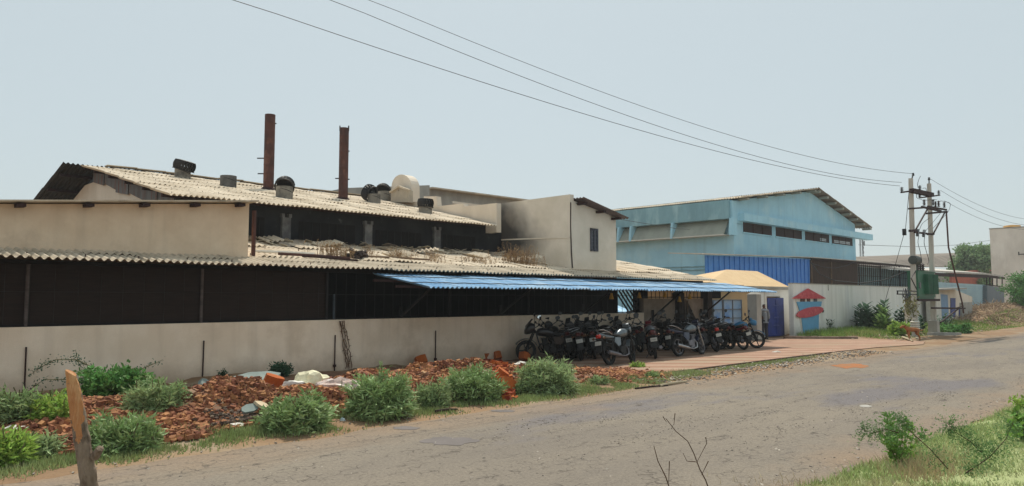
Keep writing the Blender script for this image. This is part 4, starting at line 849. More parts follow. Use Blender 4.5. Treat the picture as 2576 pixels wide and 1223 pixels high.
for dz in (0, -.22, -.85): b.tube([(bx0 - .05, BY + 1, z_ + dz), (bx0 - .05, BY + 25, z_ + dz)], .04, 5)
b.tube([(bx0 - .05, BY + 4, z_), (bx0 - .05, BY + 4, z_ - 1)], .03, 5); b.build('wall_pipes', m_blueface, bl)
# gable band and windows
zb = atY(1870, 556, BY).z; b = MB(); b.box((bx0 + .45, BY - .55, zb - .08), (atY(2180, 605, BY).x, BY - .003, zb + .42)); b.build('lintel_band', m_bluewall, bl)
C4 = lambda x, y: ((2400 + x * .5723) / 1.5901, (700 + y * .5723) / 1.5901)
for (xa, xb, ya, yb_) in ((1000, 1197, 340, 400), (1228, 1407, 372, 428), (1433, 1598, 403, 458), (1620, 1762, 432, 482)):
    a_ = atY(*C4(xa, ya), BY); c_ = atY(*C4(xb, yb_ + 14), BY); z1 = zb - .09; z0 = z1 - .66
    b = MB(); b.box((a_.x, BY - .006, z0), (c_.x, BY + .05, z1)); wdw = b.build('window', mat('painted_dim_interior', (.02, .013, .013), (.04, .025, .022), 1, .6), bl)  # flat panel with the darkness of the interior put into its colour
    b = MB()
    for k in range(5): z = z0 + (z1 - z0) * (k + .5) / 5; b.bar((a_.x, BY - .03, z), (c_.x, BY - .03, z), .03, .02)
    for k in range(4): x = a_.x + (c_.x - a_.x) * k / 3; b.bar((x, BY - .03, z0), (x, BY - .03, z1), .03)
    b.build('window_bars', mat('red_brown_bar', srgb('#4c2b27'), srgb('#3c2320'), 4, .7), wdw)
    b = MB(); b.box((a_.x - .1, BY - .06, z0 - .09), (c_.x + .1, BY - .004, z0 - .002)); b.build('window_sill', m_bluewall, wdw)
    if xa > 1400:
        b = MB(); b.box((a_.x + (c_.x - a_.x) * (.1 if xa > 1600 else .62), BY - .012, z0 + .1), (c_.x - .5, BY - .007, z1 - .35)); b.build('window_pane', mat('painted_sky_pane', srgb('#b9c3c6'), srgb('#a9b6bb'), 2, .4), wdw)  # pale panel painted as bright sky seen through the window
# ------------------------------------------------------------------ sheds, block and mast at the far right
sh2 = thing('long_brown_shed', 'long far shed with low brown corrugated roof behind the poles', 'shed', (80, 34, 0))
b = MB(); Y2 = 42; p0, p1 = atY(2150, 646, Y2), atY(2460, 634, Y2); 
e0 = atY(2140, 668, 36); e1 = atY(2470, 672, 36)
b.add([e0, e1, p1, p0, e0 + Vector((0, 0, -.1)), e1 + Vector((0, 0, -.1)), p1 + Vector((0, 0, -.1)), p0 + Vector((0, 0, -.1))], [(0, 1, 2, 3), (4, 7, 6, 5), (0, 4, 5, 1), (1, 5, 6, 2), (2, 6, 7, 3), (3, 7, 4, 0)])
b.build('roof', mat('old_brown_roofing', srgb('#857b70'), srgb('#70675e'), .35, .95, fine=.08, stretch=(1.6, .5, 1)), sh2)
b = MB(); b.box((e0.x, 36.2, 0), (e1.x, 36.4, min(e0.z, e1.z) - .1)); b.build('wall', m_conc, sh2)
# radio mast
mq = atY(2168, 640, 120); mt = atY(2168, 601, 120); b = MB()
for dx, dy in ((-.7, -.7), (.7, -.7), (.7, .7), (-.7, .7)): b.bar((mq.x + dx, 120 + dy, 0), (mq.x + dx * .7, 120 + dy * .7, mt.z), .22)
for k in range(14):
    z0 = mt.z * k / 14; z1 = mt.z * (k + 1) / 14
    for s in (-1, 1): b.bar((mq.x - .7 * s, 119.3, z0), (mq.x + .7 * s, 119.3, z1), .12)
for k, dx in ((.97, -1.2), (.93, 1.1), (.85, -1.0)): b.cbox((mq.x + dx, 119.2, mt.z * k), (.5, .4, 2.2))
tag(b.build('radio_mast', mat('haze_tinted_steel', srgb('#8d949a'), srgb('#858c92'), 1, .8)), 'distant grey lattice radio mast beyond the blue hall', 'mast')  # distance haze put into the steel colour
# pale blue sheeted shed with dark roof line
pb = thing('pale_blue_shed', 'pale blue sheeted shed with red brown frame behind the right pole', 'shed', (66, 19, 0))
QY = 19.0
b = MB(); p, e = pxy([(2350, 709), (2483, 717), (2483, 778), (2350, 770)], QY, .05)
b.prism(p, e); ws = b.build('sheet_wall', mat('sky_blue_sheeting', srgb('#a9c6d2'), srgb('#b9d2da'), .8, .55), pb)
b = MB(); 
for k in range(12):
    z = p[2].z + (p[0].z - p[2].z) * k / 12; b.bar((p[0].x, QY - .02, z), (p[1].x, QY - .02, z - .05), .06, .05)
b.build('sheet_ribs', MATS['sky_blue_sheeting'], ws)
b = MB(); q = [atY(*c, QY - .3) for c in ((2305, 683), (2480, 691), (2527, 697))]
for a_, c_ in zip(q, q[1:]): b.prism([a_, c_, c_ + Vector((0, 0, .16)), a_ + Vector((0, 0, .16))], (0, 5, .6))
b.build('roof', MATS['pale_roof_edge'], pb)
b = MB(); b.bar(q[0] + Vector((0, 0, -.18)), q[1] + Vector((0, 0, -.18)), .1, .3); b.bar(q[1] + Vector((0, 0, -.15)), q[2] + Vector((0, 0, -.15)), .1, .22)
q2 = [atY(*c, QY - .2) for c in ((2482, 716), (2522, 722))]; b.bar(q2[0], q2[1], .08, .1)
for px in (2482, 2490, 2497, 2508, 2521):
    a_ = atY(px, 695, QY - .2); c_ = atY(px, 720, QY - .2); b.bar(a_, c_, .09)
b.build('red_frame', m_darkrust, pb)
p, e = pxy([(2448, 716), (2526, 724), (2526, 764), (2448, 776)], QY - .6, .05)
p2, e2 = pxy([(2483.5, 718), (2526, 725), (2527, 763), (2483.5, 772)], QY - .4, 6); b = MB(); b.prism(p2, e2); b.build('grey_sheet_wall', mat('slate_grey_sheet', srgb('#7b8389'), srgb('#71797f'), .8, .8, stretch=(1, 1, .3)), pb)
rr = thing('red_tiled_shed', 'low red roofed shed behind the pale blue sheeted shed', 'shed', (85, 26, 0))
b = MB(); a0, a1, a2, a3 = atY(2392, 698, 30), atY(2540, 706, 30), atY(2540, 694, 34), atY(2392, 688, 34)
p_, e_ = [atY(*c, 26) for c in ((2400, 690), (2485, 676), (2540, 680), (2540, 725), (2400, 700))], (0, .2, 0)
b.prism([atY(2395, 686, 27), atY(2485, 677, 27), atY(2530, 682, 27), atY(2530, 740, 27), atY(2395, 740, 27)], (0, .3, 0)); b.build('roof', mat('faded_red_roofing', srgb('#a5604f'), srgb('#94564a'), .8, .9, stretch=(1, 1, 3)), rr)
b = MB(); q = atY(2450, 740, 27.4); b.box((q.x - 4, 27.4, 0), (q.x + 4, 30, 3.0)); b.build('wall', m_conc, rr)
# white gate piers, small slab-roofed kiosk, doors
kk = thing('slab_kiosk', 'small pale kiosk with flat concrete slab and narrow blue doors', 'kiosk', (60, 16, 0))
KK = 16.2
p, e = pxy([(2338, 826), (2338, 728), (2400, 728), (2446, 747), (2446, 812)], KK, 2.2); b = MB(); b.prism(p, e); b.build('walls', m_cream2, kk)
p, e = pxy([(2328, 731), (2432, 728), (2432, 724), (2328, 727)], KK - .8, 2.4); b = MB(); b.prism(p, e); b.build('roof_slab', m_conc, kk)
for (x0_, x1_, y0_, y1_, nm, m) in ((2392, 2404, 750, 798, 'door', m_navy), (2413, 2419, 776, 815, 'door', m_navy)):
    p, e = pxy([(x0_, y0_), (x1_, y0_), (x1_, y1_), (x0_, y1_)], KK - .04, .035); b = MB(); b.prism(p, e); b.build(nm, m, kk)
p, e = pxy([(2346, 738), (2366, 738), (2370, 816), (2350, 818)], KK - .5, .45); b = MB(); b.prism(p, e)
tag(b.build('white_pier', m_white), 'whitewashed gate pier left of the flat slab kiosk', 'pier')
p, e = pxy([(2366.5, 740), (2384, 742), (2388, 815), (2370.5, 816)], KK - .3, .25); b = MB(); b.prism(p, e)
tag(b.build('blue_pier', mat('washed_blue_plaster', srgb('#87a0bd'), srgb('#7d96b2'), 2, .9)), 'washed blue pier joined to the whitewashed pier', 'pier')
p, e = pxy([(2421, 762), (2446, 760), (2446, 812), (2430, 815), (2421, 812)], KK - .2, .3); b = MB(); b.prism(p, e)
tag(b.build('broken_wall_stub', m_conc), 'broken grey wall stub right of the slab kiosk', 'wall')
# tall grey block at the right edge with water tank
tb = thing('tall_grey_block', 'tall windowless grey building at the right edge', 'building', (85, 19, 0))
TBY = 19.5; p, e = pxy([(2486, 577), (2640, 556), (2640, 770), (2500, 770)], TBY, 12)
TBX = 104.0; ql = atX(2489, 577, TBX); x0_ = TBX; x1_ = TBX + 14; z1_ = ql.z
b = MB(); b.box((x0_, 14, 0), (x1_, ql.y, z1_)); b.build('walls', m_conc_d, tb)
b = MB(); b.box((x0_ - .06, 13.95, z1_), (x0_ + .3, ql.y + .05, z1_ + .12)); b.build('coping', m_conc, tb)
q = atX(2546, 570, TBX + 2); b = MB(); b.lathe([(.9, z1_ - .2), (.95, z1_ + .05), (.9, z1_ + .15), (.95, z1_ + .25), (.9, z1_ + .35), (.85, z1_ + .45), (.3, z1_ + .52)], Matrix.Translation((q.x, q.y, 0)), 24)
tag(b.build('water_tank', mat('ochre_plastic', srgb('#c99a55'), srgb('#bd8d48'), 2, .6), None, True), 'ochre plastic water tank on top of the tall grey building', 'tank')
q = atX(2563, 640, TBX - .5); b = MB(); b.bar((q.x, q.y, q.z), (q.x, q.y - 1.2, q.z), .1); b.bar((q.x, q.y, q.z - .1), (q.x, q.y, q.z + .3), .1); b.bar((q.x, q.y - .5, q.z), (TBX, q.y - .5, q.z), .1)
b.build('wall_bracket', m_blackiron, tb)
# light blue tarpaulin seen through the grille
q = atY(1575, 790, 22); b = MB(); b.sheet((q.x - 1.6, 22, .9), (1, 0, 0), (0, 1, .35), 3.4, 2, wave=.9, amp=.1, sw=9, sl=9)
tag(b.build('blue_tarpaulin', mat('light_blue_tarp', srgb('#6fb4dd'), srgb('#84c0e2'), 2, .5)), 'light blue tarpaulin in the yard seen through the grille', 'tarpaulin')

b = MB(); xa_, xb_ = atY(1556, 760, WY + .12).x, atY(1602, 760, WY + .12).x
for k in range(7):
    x = xa_ + (xb_ - xa_) * (k - 2) / 5; p0 = [x, 2.55]; p1 = [x + 1.15, 1.42]
    if p0[0] < xa_: p0[1] -= (xa_ - p0[0]) * .98; p0[0] = xa_
    if p1[0] > xb_ + .1: p1[1] += (p1[0] - xb_ - .1) * .98; p1[0] = xb_ + .1
    if p0[1] > p1[1]: b.bar((p0[0], WY + .15, p0[1]), (p1[0], WY + .15, p1[1]), .045)
b.build('diagonal_bars', m_blackiron, sh)
q = atY(1611, 770, WY + .5); b = MB(); b.lathe([(.26, 1.3), (.30, 1.45), (.30, 2.35), (.26, 2.5), (.12, 2.55)], Matrix.Translation((q.x, q.y, 0)), 18); b.box((q.x - .25, q.y - .25, 0), (q.x + .25, q.y + .25, 1.3))  # drum and stand shapes stand for an unidentified dark mass
tag(b.build('dark_mass', m_black), 'unidentified dark mass behind the second hanging lamp', 'drum')
# ------------------------------------------------------------------ pair of electric poles with transformer
m_pole = mat('cement_pole', srgb('#c9c3b8'), srgb('#b1aaa1'), 1.5, .93, fine=.07, stretch=(2, 2, .3), c3=srgb('#968e85'), scale3=1.4, lo3=.56, hi3=.7)
PY = 12.4
def pole(px_b, py_b, px_t, py_t, label, wpx):
    a_ = atY(px_b, py_b, PY); c_ = atY(px_t, py_t, PY); t = thing('electric_pole', label, 'pole', (a_.x, PY, 0), 'cement poles carrying the transformer')
    Zd = (a_ - Vector((0, 0, CAM_Z))).dot(_u); w = wpx / FPX * Zd; b = MB()
    vs = []
    for z_, q, s in ((-.3, a_, 1.1), (c_.z, c_, .78)):
        for dx, dy in ((-1, -.8), (1, -.8), (1, .8), (-1, .8)): vs.append((q.x + dx * w / 2 * s * .75, PY + dy * w / 2 * s, z_))
    b.add(vs, [(3, 2, 1, 0), (4, 5, 6, 7), (0, 1, 5, 4), (1, 2, 6, 5), (2, 3, 7, 6), (3, 0, 4, 7)]); b.build('pole_shaft', m_pole, t)
    return t, a_, c_
p1t, p1a, p1c = pole(2302, 850, 2291, 449, 'nearer left cement pole of the transformer pair, with cables and meter box', 14)
p2t, p2a, p2c = pole(2350, 838, 2337, 462, 'right cement pole of the transformer pair, with low bracket', 13)
b = MB(); b.box((p2a.x - .25, PY - .22, -.1), (p2a.x + .25, PY + .22, .75)); b.build('concrete_footing', m_conc, p2t)
for (tt, c_, px, py) in ((p1t, p1c, 2297, 437), (p2t, p2c, 2337, 448)):
    q = atY(px, py, PY); b = MB(); b.bar(c_ + Vector((0, 0, -.3)), q, .05); b.lathe([(.05, 0), (.07, .05), (.04, .1), (.06, .15)], Matrix.Translation(q - Vector((0, 0, .12))), 10); b.build('top_pin', m_blackiron, tt)
# cross arms and braces between the poles
E6 = lambda x, y: ((3540 + x * .3432) / 1.5901, (680 + y * .3432) / 1.5901)      # enlarged detail -> photo pixel
ca = thing('pole_crossarms', 'rusty cross arms and braces with insulators joining the two poles', 'crossarm', (p1a.x, PY, 6))
def arm(name, a0, a1, w, m=m_darkrust, y0=PY - .2, y1=PY - .2):
    b = MB(); b.bar(atY(*E6(*a0), y0), atY(*E6(*a1), y1), w); return b.build(name, m, ca)
arm('main_arm', (310, 240), (548, 292), .22); arm('left_arm', (190, 262), (325, 243), .08); arm('right_arm', (405, 325), (635, 295), .07)
arm('insulator_arm', (280, 452), (530, 435), .09); arm('insulator_arm', (430, 430), (650, 480), .10); arm('insulator_arm', (500, 425), (715, 465), .09); arm('insulator_arm', (485, 508), (720, 486), .10)
arm('fuse_arm', (345, 725), (560, 752), .09)
arm('brace', (352, 708), (498, 450), .06); arm('brace', (562, 748), (700, 490), .06)
arm('pole_band', (288, 710), (355, 706), .12); arm('pole_band', (497, 750), (568, 745), .1)
m_ins = mat('brown_porcelain', srgb('#3e2c2a'), srgb('#4b3633'), 4, .3)
m_zinc = mat('pale_insulator', srgb('#6f7478'), srgb('#5c6165'), 4, .4)
def insulator(x, y0, y1, m=m_ins):
    q0, q1 = atY(*E6(x, y1), PY - .2), atY(*E6(x, y0), PY - .2); h = q1.z - q0.z; prof = []
    for k in range(4): prof += [(.035, h * k / 4), (.10, h * (k + .35) / 4), (.035, h * (k + .7) / 4)]
    b = MB(); b.lathe(prof + [(.03, h)], Matrix.Translation(q0), 10); b.build('insulator', m, ca, True)
for x, y0, y1 in ((458, 345, 415), (562, 345, 415), (590, 365, 430), (626, 360, 430), (692, 375, 440), (408, 180, 245), (405, 280, 325), (628, 238, 300), (197, 200, 262)): insulator(x, y0, y1, m_zinc if x in (197, 628, 408) else m_ins)
for a0, a1 in (((385, 695), (378, 770)), ((460, 703), (447, 775))):
    arm('drop_fuse', a0, a1, .12, m_zinc)
m_dw = m_wire
def dw(pts, r=.014):
    n = len(pts); b = MB(); ps = []
    P_ = [atY(*E6(*p), PY - .25 - .02 * i) for i, p in enumerate(pts)]
    for i in range(n - 1):
        for k in range(6):
            t = k / 6; p0 = P_[max(i - 1, 0)]; p1 = P_[i]; p2 = P_[i + 1]; p3 = P_[min(i + 2, n - 1)]
            ps.append(.5 * ((2 * p1) + (p2 - p0) * t + (2 * p0 - 5 * p1 + 4 * p2 - p3) * t * t + (3 * p1 - p0 - 3 * p2 + p3) * t ** 3))
    ps.append(P_[-1]); b.tube(ps, r, 4); return b.build('jumper_wire', m_dw, ca)
dw([(415, 72), (395, 110), (380, 170), (390, 215)]); dw([(370, 270), (372, 325), (440, 350)]); dw([(440, 215), (475, 215), (490, 280), (515, 305)]); dw([(735, 375), (762, 400), (740, 480), (665, 570), (560, 680)])
dw([(395, 770), (385, 850), (412, 960), (432, 1095)]); dw([(462, 775), (458, 860), (485, 960), (512, 1060), (495, 1100)]); dw([(402, 695), (440, 620), (520, 560)]); dw([(480, 705), (550, 620), (650, 500)]); dw([(630, 370), (660, 362), (735, 378)]); dw([(470, 350), (495, 352), (560, 345), (605, 350)])
b = MB(); b.tube([atY(*E6(714, 480), PY - .2), atY(*E6(740, 900), PY - .2), atY(2421, 940, PY - .2) if False else atY(2420, 760, PY - .2), atY(2424, 788, PY - .2)], .045, 6); b.build('operating_rod', m_rust, ca)
b = MB(); b.bar(atY(2344, 775, PY - .3), atY(2427, 776, PY - .3), .09); b.bar(atY(2366, 811, PY - .3), atY(2412, 776, PY - .3), .06); b.bar(atY(2392, 778, PY - .3), atY(2424, 770, PY - .3), .04); b.build('operating_bracket', m_darkrust, p2t)
# transformer
tf = thing('transformer', 'dark green transformer with cooling fins mounted between the poles', 'transformer', tuple(atY(2325, 760, PY)))
m_tf = mat('green_enamel', srgb('#2c6b4d'), srgb('#255a41'), 2, .5, spec=.4, fine=.05)
a_, c_ = atY(2308, 684, PY), atY(2346, 752, PY); zt0, zt1 = c_.z, a_.z
xa, xb = atY(2309, 700, PY - .2).x, atY(2353, 700, PY - .2).x - .1
b = MB(); b.box((xa, PY - .2, zt0 + .1), (xb, PY + .3, zt1)); b.box((xa - .05, PY - .24, zt1), (xb + .05, PY + .34, zt1 + .05)); b.box((xa + .1, PY - .16, zt0), (xb - .1, PY + .26, zt0 + .1)); b.build('tank', m_tf, tf)
for (u0, u1, dy) in ((.36, .62, .2), (.68, .96, .2)):
    b = MB()
    for k in range(9):
        x = xa + (xb - xa) * (u0 + (u1 - u0) * k / 8); b.box((x - .014, PY - dy - .2, zt0 + .25), (x + .014, PY - dy - .003, zt1 - .12))
    b.box((xa + (xb - xa) * u0 - .02, PY - dy - .16, zt0 + .3), (xa + (xb - xa) * u1 + .02, PY - dy - .12, zt1 - .2)); b.build('cooling_fins', m_tf, tf)
b = MB(); b.box((xa + .1, PY - .25, zt0 + .55), (xa + .32, PY - .202, zt0 + .85)); b.build('rating_plate', m_steel, tf)
b = MB(); c2 = atY(2316, 656, PY - .1); b.lathe([(.01, -.42), (.22, -.40), (.24, 0), (.22, .40), (.01, .42)], Matrix.Translation((p1a.x + .35, PY - .05, c2.z)) @ Matrix.Rotation(R(90), 4, 'Y'), 16); b.tube([(p1a.x + .5, PY - .05, zt1), (p1a.x + .5, PY - .05, c2.z)], .06, 6); b.build('oil_conservator', mat('grey_green_metal', srgb('#4a504c'), srgb('#404542'), 3, .6), tf, True)
for k in range(3):
    b = MB(); x = xa + .75 + k * .42; h = .42; prof = []
    for j in range(4): prof += [(.05, h * j / 4), (.11, h * (j + .35) / 4), (.05, h * (j + .7) / 4)]
    b.lathe(prof + [(.03, h)], Matrix.Translation((x, PY, zt1 + .05)), 10); b.build('bushing', m_ins, tf, True)
b = MB(); b.bar((p1a.x - .2, PY - .25, zt0 - .06), (p2a.x + .25, PY - .25, zt0 - .06), .1, .12); b.bar((p1a.x - .2, PY + .25, zt0 - .06), (p2a.x + .25, PY + .25, zt0 - .06), .1, .12); b.build('platform_beam', m_darkrust, tf)
# meter boxes and cable tangle on the nearer pole
mb_ = thing('meter_box', 'pale metal meter box fixed low on the left pole', 'box', tuple(atY(2287, 790, PY)))
a_, c_ = atY(2279, 765, PY - .2), atY(2295, 802, PY - .2); b = MB(); b.box((a_.x, PY - .35, c_.z), (c_.x, PY - .12, a_.z)); b.build('box_body', m_white, mb_)
b = MB(); b.box((a_.x + .04, PY - .365, c_.z + .06), (c_.x - .04, PY - .351, a_.z - .06)); b.build('box_door', mat('pale_grey_metal', srgb('#b9b7ad'), srgb('#a9a79d'), 3, .6), mb_)
b = MB(); b.bar((a_.x - .02, PY - .2, c_.z - .2), (a_.x - .02, PY - .2, a_.z + .15), .05); b.build('box_bracket', m_white, mb_)
lt = thing('low_cable_rack', 'low tangled cable rack on the left pole above the meter box', 'rack', tuple(atY(2285, 735, PY)))
b = MB()
for py in (732, 740): b.bar(atY(2257, py, PY - .2), atY(2306, py + 1, PY - .2), .05)
b.bar(atY(2258, 732, PY - .2), atY(2258, 741, PY - .2), .05); b.build('rack_frame', m_blackiron, lt)
b = MB()
for k in range(12):
    x0_ = rnd.uniform(2262, 2296); q = [atY(x0_, rnd.uniform(722, 732), PY - .25), atY(x0_ + rnd.uniform(-8, 6), 745, PY - .3), atY(2284 + rnd.uniform(-10, 8), 756, PY - .32), atY(2290 + rnd.uniform(-8, 6), rnd.uniform(760, 785), PY - .3)]
    b.tube(q, .016, 4)
b.tube([atY(2306, 728, PY - .2), atY(2292, 700, PY - .2), atY(2303, 683, PY - .2)], .03, 5); b.build('cables', m_wire, lt)
b = MB(); 
for _ in range(260):
    q = atY(rnd.gauss(2290, 9), rnd.gauss(770, 14), PY - .3 - rnd.random() * .1); b.leaf(q, Vector((rnd.gauss(0, 1), -.4, rnd.gauss(-.4, .8))), .16, .07)
tag(b.build('pole_vine', mat('dusty_vine_leaf', srgb('#8a8458'), srgb('#6f7145'), 2, .9, island=.3)), 'dusty dried vine clinging to the left pole around the meter box', 'vine')
b = MB()
for k in range(5): b.lathe([(.20, -.045), (.24, -.02), (.24, .02), (.20, .045)], Matrix.Translation((p1a.x, PY - .02, .30 + k * .11)), 12)
tag(b.build('white_coil', m_white), 'white coiled wrapping around the foot of the left pole behind the dog', 'coil')
# stay wire with insulator
sw0 = atY(2287, 480, PY); swm = atY(2278, 575, 12.9); sw1 = atY(2222, 772, 15.0); sw1.z = .1
st_ = thing('stay_wire', 'guy wire with dark strain block running from left pole to the ground', 'wire', tuple(sw1)); b = MB(); b.tube([sw0, swm, atY(2222, 775, 15.6)], .014, 4); b.build('wire_strand', m_wire, st_)
b = MB(); b.cbox(tuple(atY(2275, 584, 12.95)), (.16, .16, .34)); b.build('strain_block', m_blackiron, st_)
# overhead line wires
def line(p_far, p_near, ynear, sag, label, r=.010, yfar=PY, ext=0):
    a_ = atY(*p_far, yfar); c_ = atY(*p_near, ynear); c2 = c_ + (c_ - a_) * .35; b = MB(); ps = []
    for k in range(41):
        t = k / 40; q = a_.lerp(c2, t); s0 = 1 / 1.35; q.z -= sag * (4 * t * (s0 - t)) / (s0 * s0) if t < s0 else sag * .0; 
        ps.append(q)
    b.tube(ps, [r * (1 - .45 * k / 40) for k in range(41)], 4)
    tag(b.build('overhead_wire', m_wire), label, 'wire', 'overhead wires running to the pole pair')
line((2297, 437), (934, 0), 13.3, .75, 'uppermost overhead wire, ending on the left pole top pin')
line((2268, 459), (838, 0), 12.2, .75, 'middle overhead wire between the highest and the lowest')
line((2264, 468), (594, 0), 11.6, .55, 'lowest overhead wire, ending on the left cross arm tip')
def line2(p0, p1, label, y0, y1, r=.011):
    b = MB(); a_, c_ = atY(*p0, y0), atY(*p1, y1); ps = []
    for k in range(21):
        t = k / 20; q = a_.lerp(c_, t); q.z -= .5 * 4 * t * (1 - t); ps.append(q)
    b.tube(ps, r, 4); tag(b.build('onward_wire', m_wire), label, 'wire', 'wires leaving the poles to the right')
line2((2337, 448), (2600, 553), 'highest wire leaving the right pole to the right', PY, PY)
line2((2366, 479), (2600, 567), 'middle wire leaving the right pole to the right', PY, PY)
line2((2376, 505), (2600, 577), 'lowest wire leaving the right pole to the right', PY, PY)
b = MB(); b.tube([atY(x, y, 60) for x, y in ((2160, 616), (2300, 621), (2400, 617), (2490, 605))], .05, 4); tag(b.build('distant_wire', m_wire), 'thin distant wire behind the poles above the brown shed', 'wire')
b = MB(); b.tube([atY(1450, 512, 17.4), atY(1560, 552, 22), atY(1700, 575, 23.5), atY(1735, 577, 23.5)], .012, 4); tag(b.build('service_wire', m_wire), 'thin service wire from the cream tower roof to the blue hall', 'wire')
# ------------------------------------------------------------------ plants
m_bush = mat('narrow_green_leaf', srgb('#9fb57b'), srgb('#82995f'), 1.6, .6, island=.35, trans=.15, spec=.4)
m_bush2 = mat('grey_green_leaf', srgb('#a6b684'), srgb('#8aa06c'), 1.6, .65, island=.35, trans=.25)
m_bush3 = mat('deep_green_leaf', srgb('#6e9c55'), srgb('#547d41'), 1.6, .6, island=.4, trans=.25)
m_bush4 = mat('yellow_green_leaf', srgb('#a5bf5e'), srgb('#92ae54'), 1.6, .6, island=.35, trans=.3)
m_dark = mat('dark_blue_green_leaf', srgb('#3f5f45'), srgb('#30503a'), 1.6, .6, island=.35, trans=.2)
m_stem = mat('green_brown_stem', srgb('#6d6a45'), srgb('#5b5339'), 3, .9)
def place(px, py, y=None):
    if y is None:
        c = atZ(px, py, 0); hz = 0
        for _ in range(14): hz = hz * .5 + height(c.x, c.y) * .5; c = atZ(px, py, hz)
        c.z = height(c.x, c.y)
    else: c = atY(px, py, y); c.z = height(c.x, c.y)
    return c, (c - Vector((0, 0, CAM_Z))).dot(_u)
def bush(px, py, wpx, hpx, m, label, shoots=120, per=34, ll=.085, lw=.018, seed=True, y=None, tips=True, cat='bush', name='leafy_bush', group='weedy bushes along the road edge', dense=.45):
    shoots = int(shoots * 1.3); ll *= 1.25; lw *= 1.45; dense -= .08; c, Zd = place(px, py, y); W2 = wpx / FPX * Zd / 2 * 1.16; H = hpx / FPX * Zd * .95
    t = thing(name, label, cat, tuple(c), group); b = MB(); sb = MB()
    for s in range(shoots):
        a = rnd.uniform(0, 6.283); el = math.asin(rnd.uniform(-.12, 1)); k = rnd.uniform(.72, 1.04) if rnd.random() > .08 else 1.12
        irr = .86 + .3 * noise.noise(Vector((math.cos(a) * 1.6 + px, math.sin(a) * 1.6, el * 2)))
        tip = c + Vector((math.cos(a) * math.cos(el) ** .62 * W2 * k * irr, math.sin(a) * math.cos(el) ** .62 * W2 * .85 * k * irr, H * (.10 + .84 * max(0, math.sin(el)) ** .9) * k * irr))
        root = c + Vector((rnd.gauss(0, W2 * .12), rnd.gauss(0, W2 * .12), 0)); mid = root.lerp(tip, .55) + Vector((0, 0, H * .10))
        if s % 2 == 0: sb.tube([root, mid, tip], [.008, .006, .003], 3, False)
        for j in range(per):
            u = dense + (1 - dense) * rnd.random() ** .8; p = root.lerp(mid, u / .55) if u < .55 else mid.lerp(tip, (u - .55) / .45)
            ax = (tip - mid).normalized(); d = ax * rnd.uniform(.1, .9) + Vector((rnd.gauss(0, .75), rnd.gauss(0, .75), rnd.gauss(.18, .5)))
            p = p + Vector((rnd.gauss(0, .03), rnd.gauss(0, .03), rnd.gauss(0, .03)))
            if p.z < c.z + .01: p.z = c.z + .02
            b.leaf(p, d, ll * rnd.uniform(.6, 1.25), lw * rnd.uniform(.7, 1.3))
        if tips and rnd.random() < .2:
            sb.tube([tip, tip + Vector((rnd.gauss(0, .03), rnd.gauss(0, .03), rnd.uniform(.05, .14)))], [.006, .009], 3, False)
    b.build('foliage', m, t); sb.build('stems', m_stem, t); return t
bush(290, 1016, 205, 118, m_bush3, 'large deep green bush against the beige wall behind the cut stump', 150, 44, .075, .034, y=14.6, tips=False)
bush(388, 1040, 140, 98, m_bush2, 'grey green narrow leaved bush right of the deep green bush', 130, 34, .085, .017)
bush(312, 1132, 180, 95, m_bush, 'bright narrow leaved bush just right of the cut stump', 120, 34, .10, .02)
bush(135, 1062, 95, 80, m_bush4, 'yellow green bush just left of the cut stump top', 80, 34, .07, .024)
bush(45, 1062, 130, 85, m_bush2, 'pale grey green bush at the far left in front of the iron rod', 90, 30, .08, .018)
bush(5, 1168, 120, 95, m_bush4, 'yellow green bush cut by the left edge beside the road', 100, 34, .09, .022)
bush(85, 1150, 110, 60, m_bush2, 'low dusty weed between the left edge bush and the stump', 80, 24, .08, .016)
bush(742, 1080, 165, 98, m_bush, 'rounded bright bush in front of the dark ash heap', 140, 36, .10, .022)
bush(955, 1046, 178, 128, m_bush, 'tallest rounded bush, left of the two overlapping bushes', 170, 38, .10, .019)
bush(1085, 1022, 100, 72, m_bush2, 'small loose grey bush between the two tall rounded bushes', 80, 24, .09, .016)
bush(1190, 1003, 172, 96, m_bush, 'wide rounded bush left of the orange brick pile', 160, 36, .10, .018)
bush(1378, 988, 160, 104, m_bush2, 'rounded bush in front of the leftmost motorcycle wheel', 160, 36, .11, .018)
bush(1300, 990, 50, 30, m_bush2, 'small tuft beside the orange brick pile', 34, 18, .08, .015)
bush(705, 962, 62, 42, m_dark, 'small dark bush at the wall foot beside the white sack', 50, 30, .05, .02, y=15.8, tips=False)
bush(560, 962, 22, 28, m_dark, 'tiny sprig at the wall foot between sack and rod', 10, 16, .05, .02, y=16.2, tips=False)
bush(1605, 925, 36, 12, m_bush4, 'low green tuft beside the silver motorcycle front wheel', 30, 14, .07, .016)
bush(1640, 950, 34, 14, m_bush, 'low weed at the left end of the paving edge', 30, 14, .07, .016)
bush(1505, 965, 50, 20, m_bush2, 'sparse weed on the flat brick rubble', 24, 14, .07, .016)
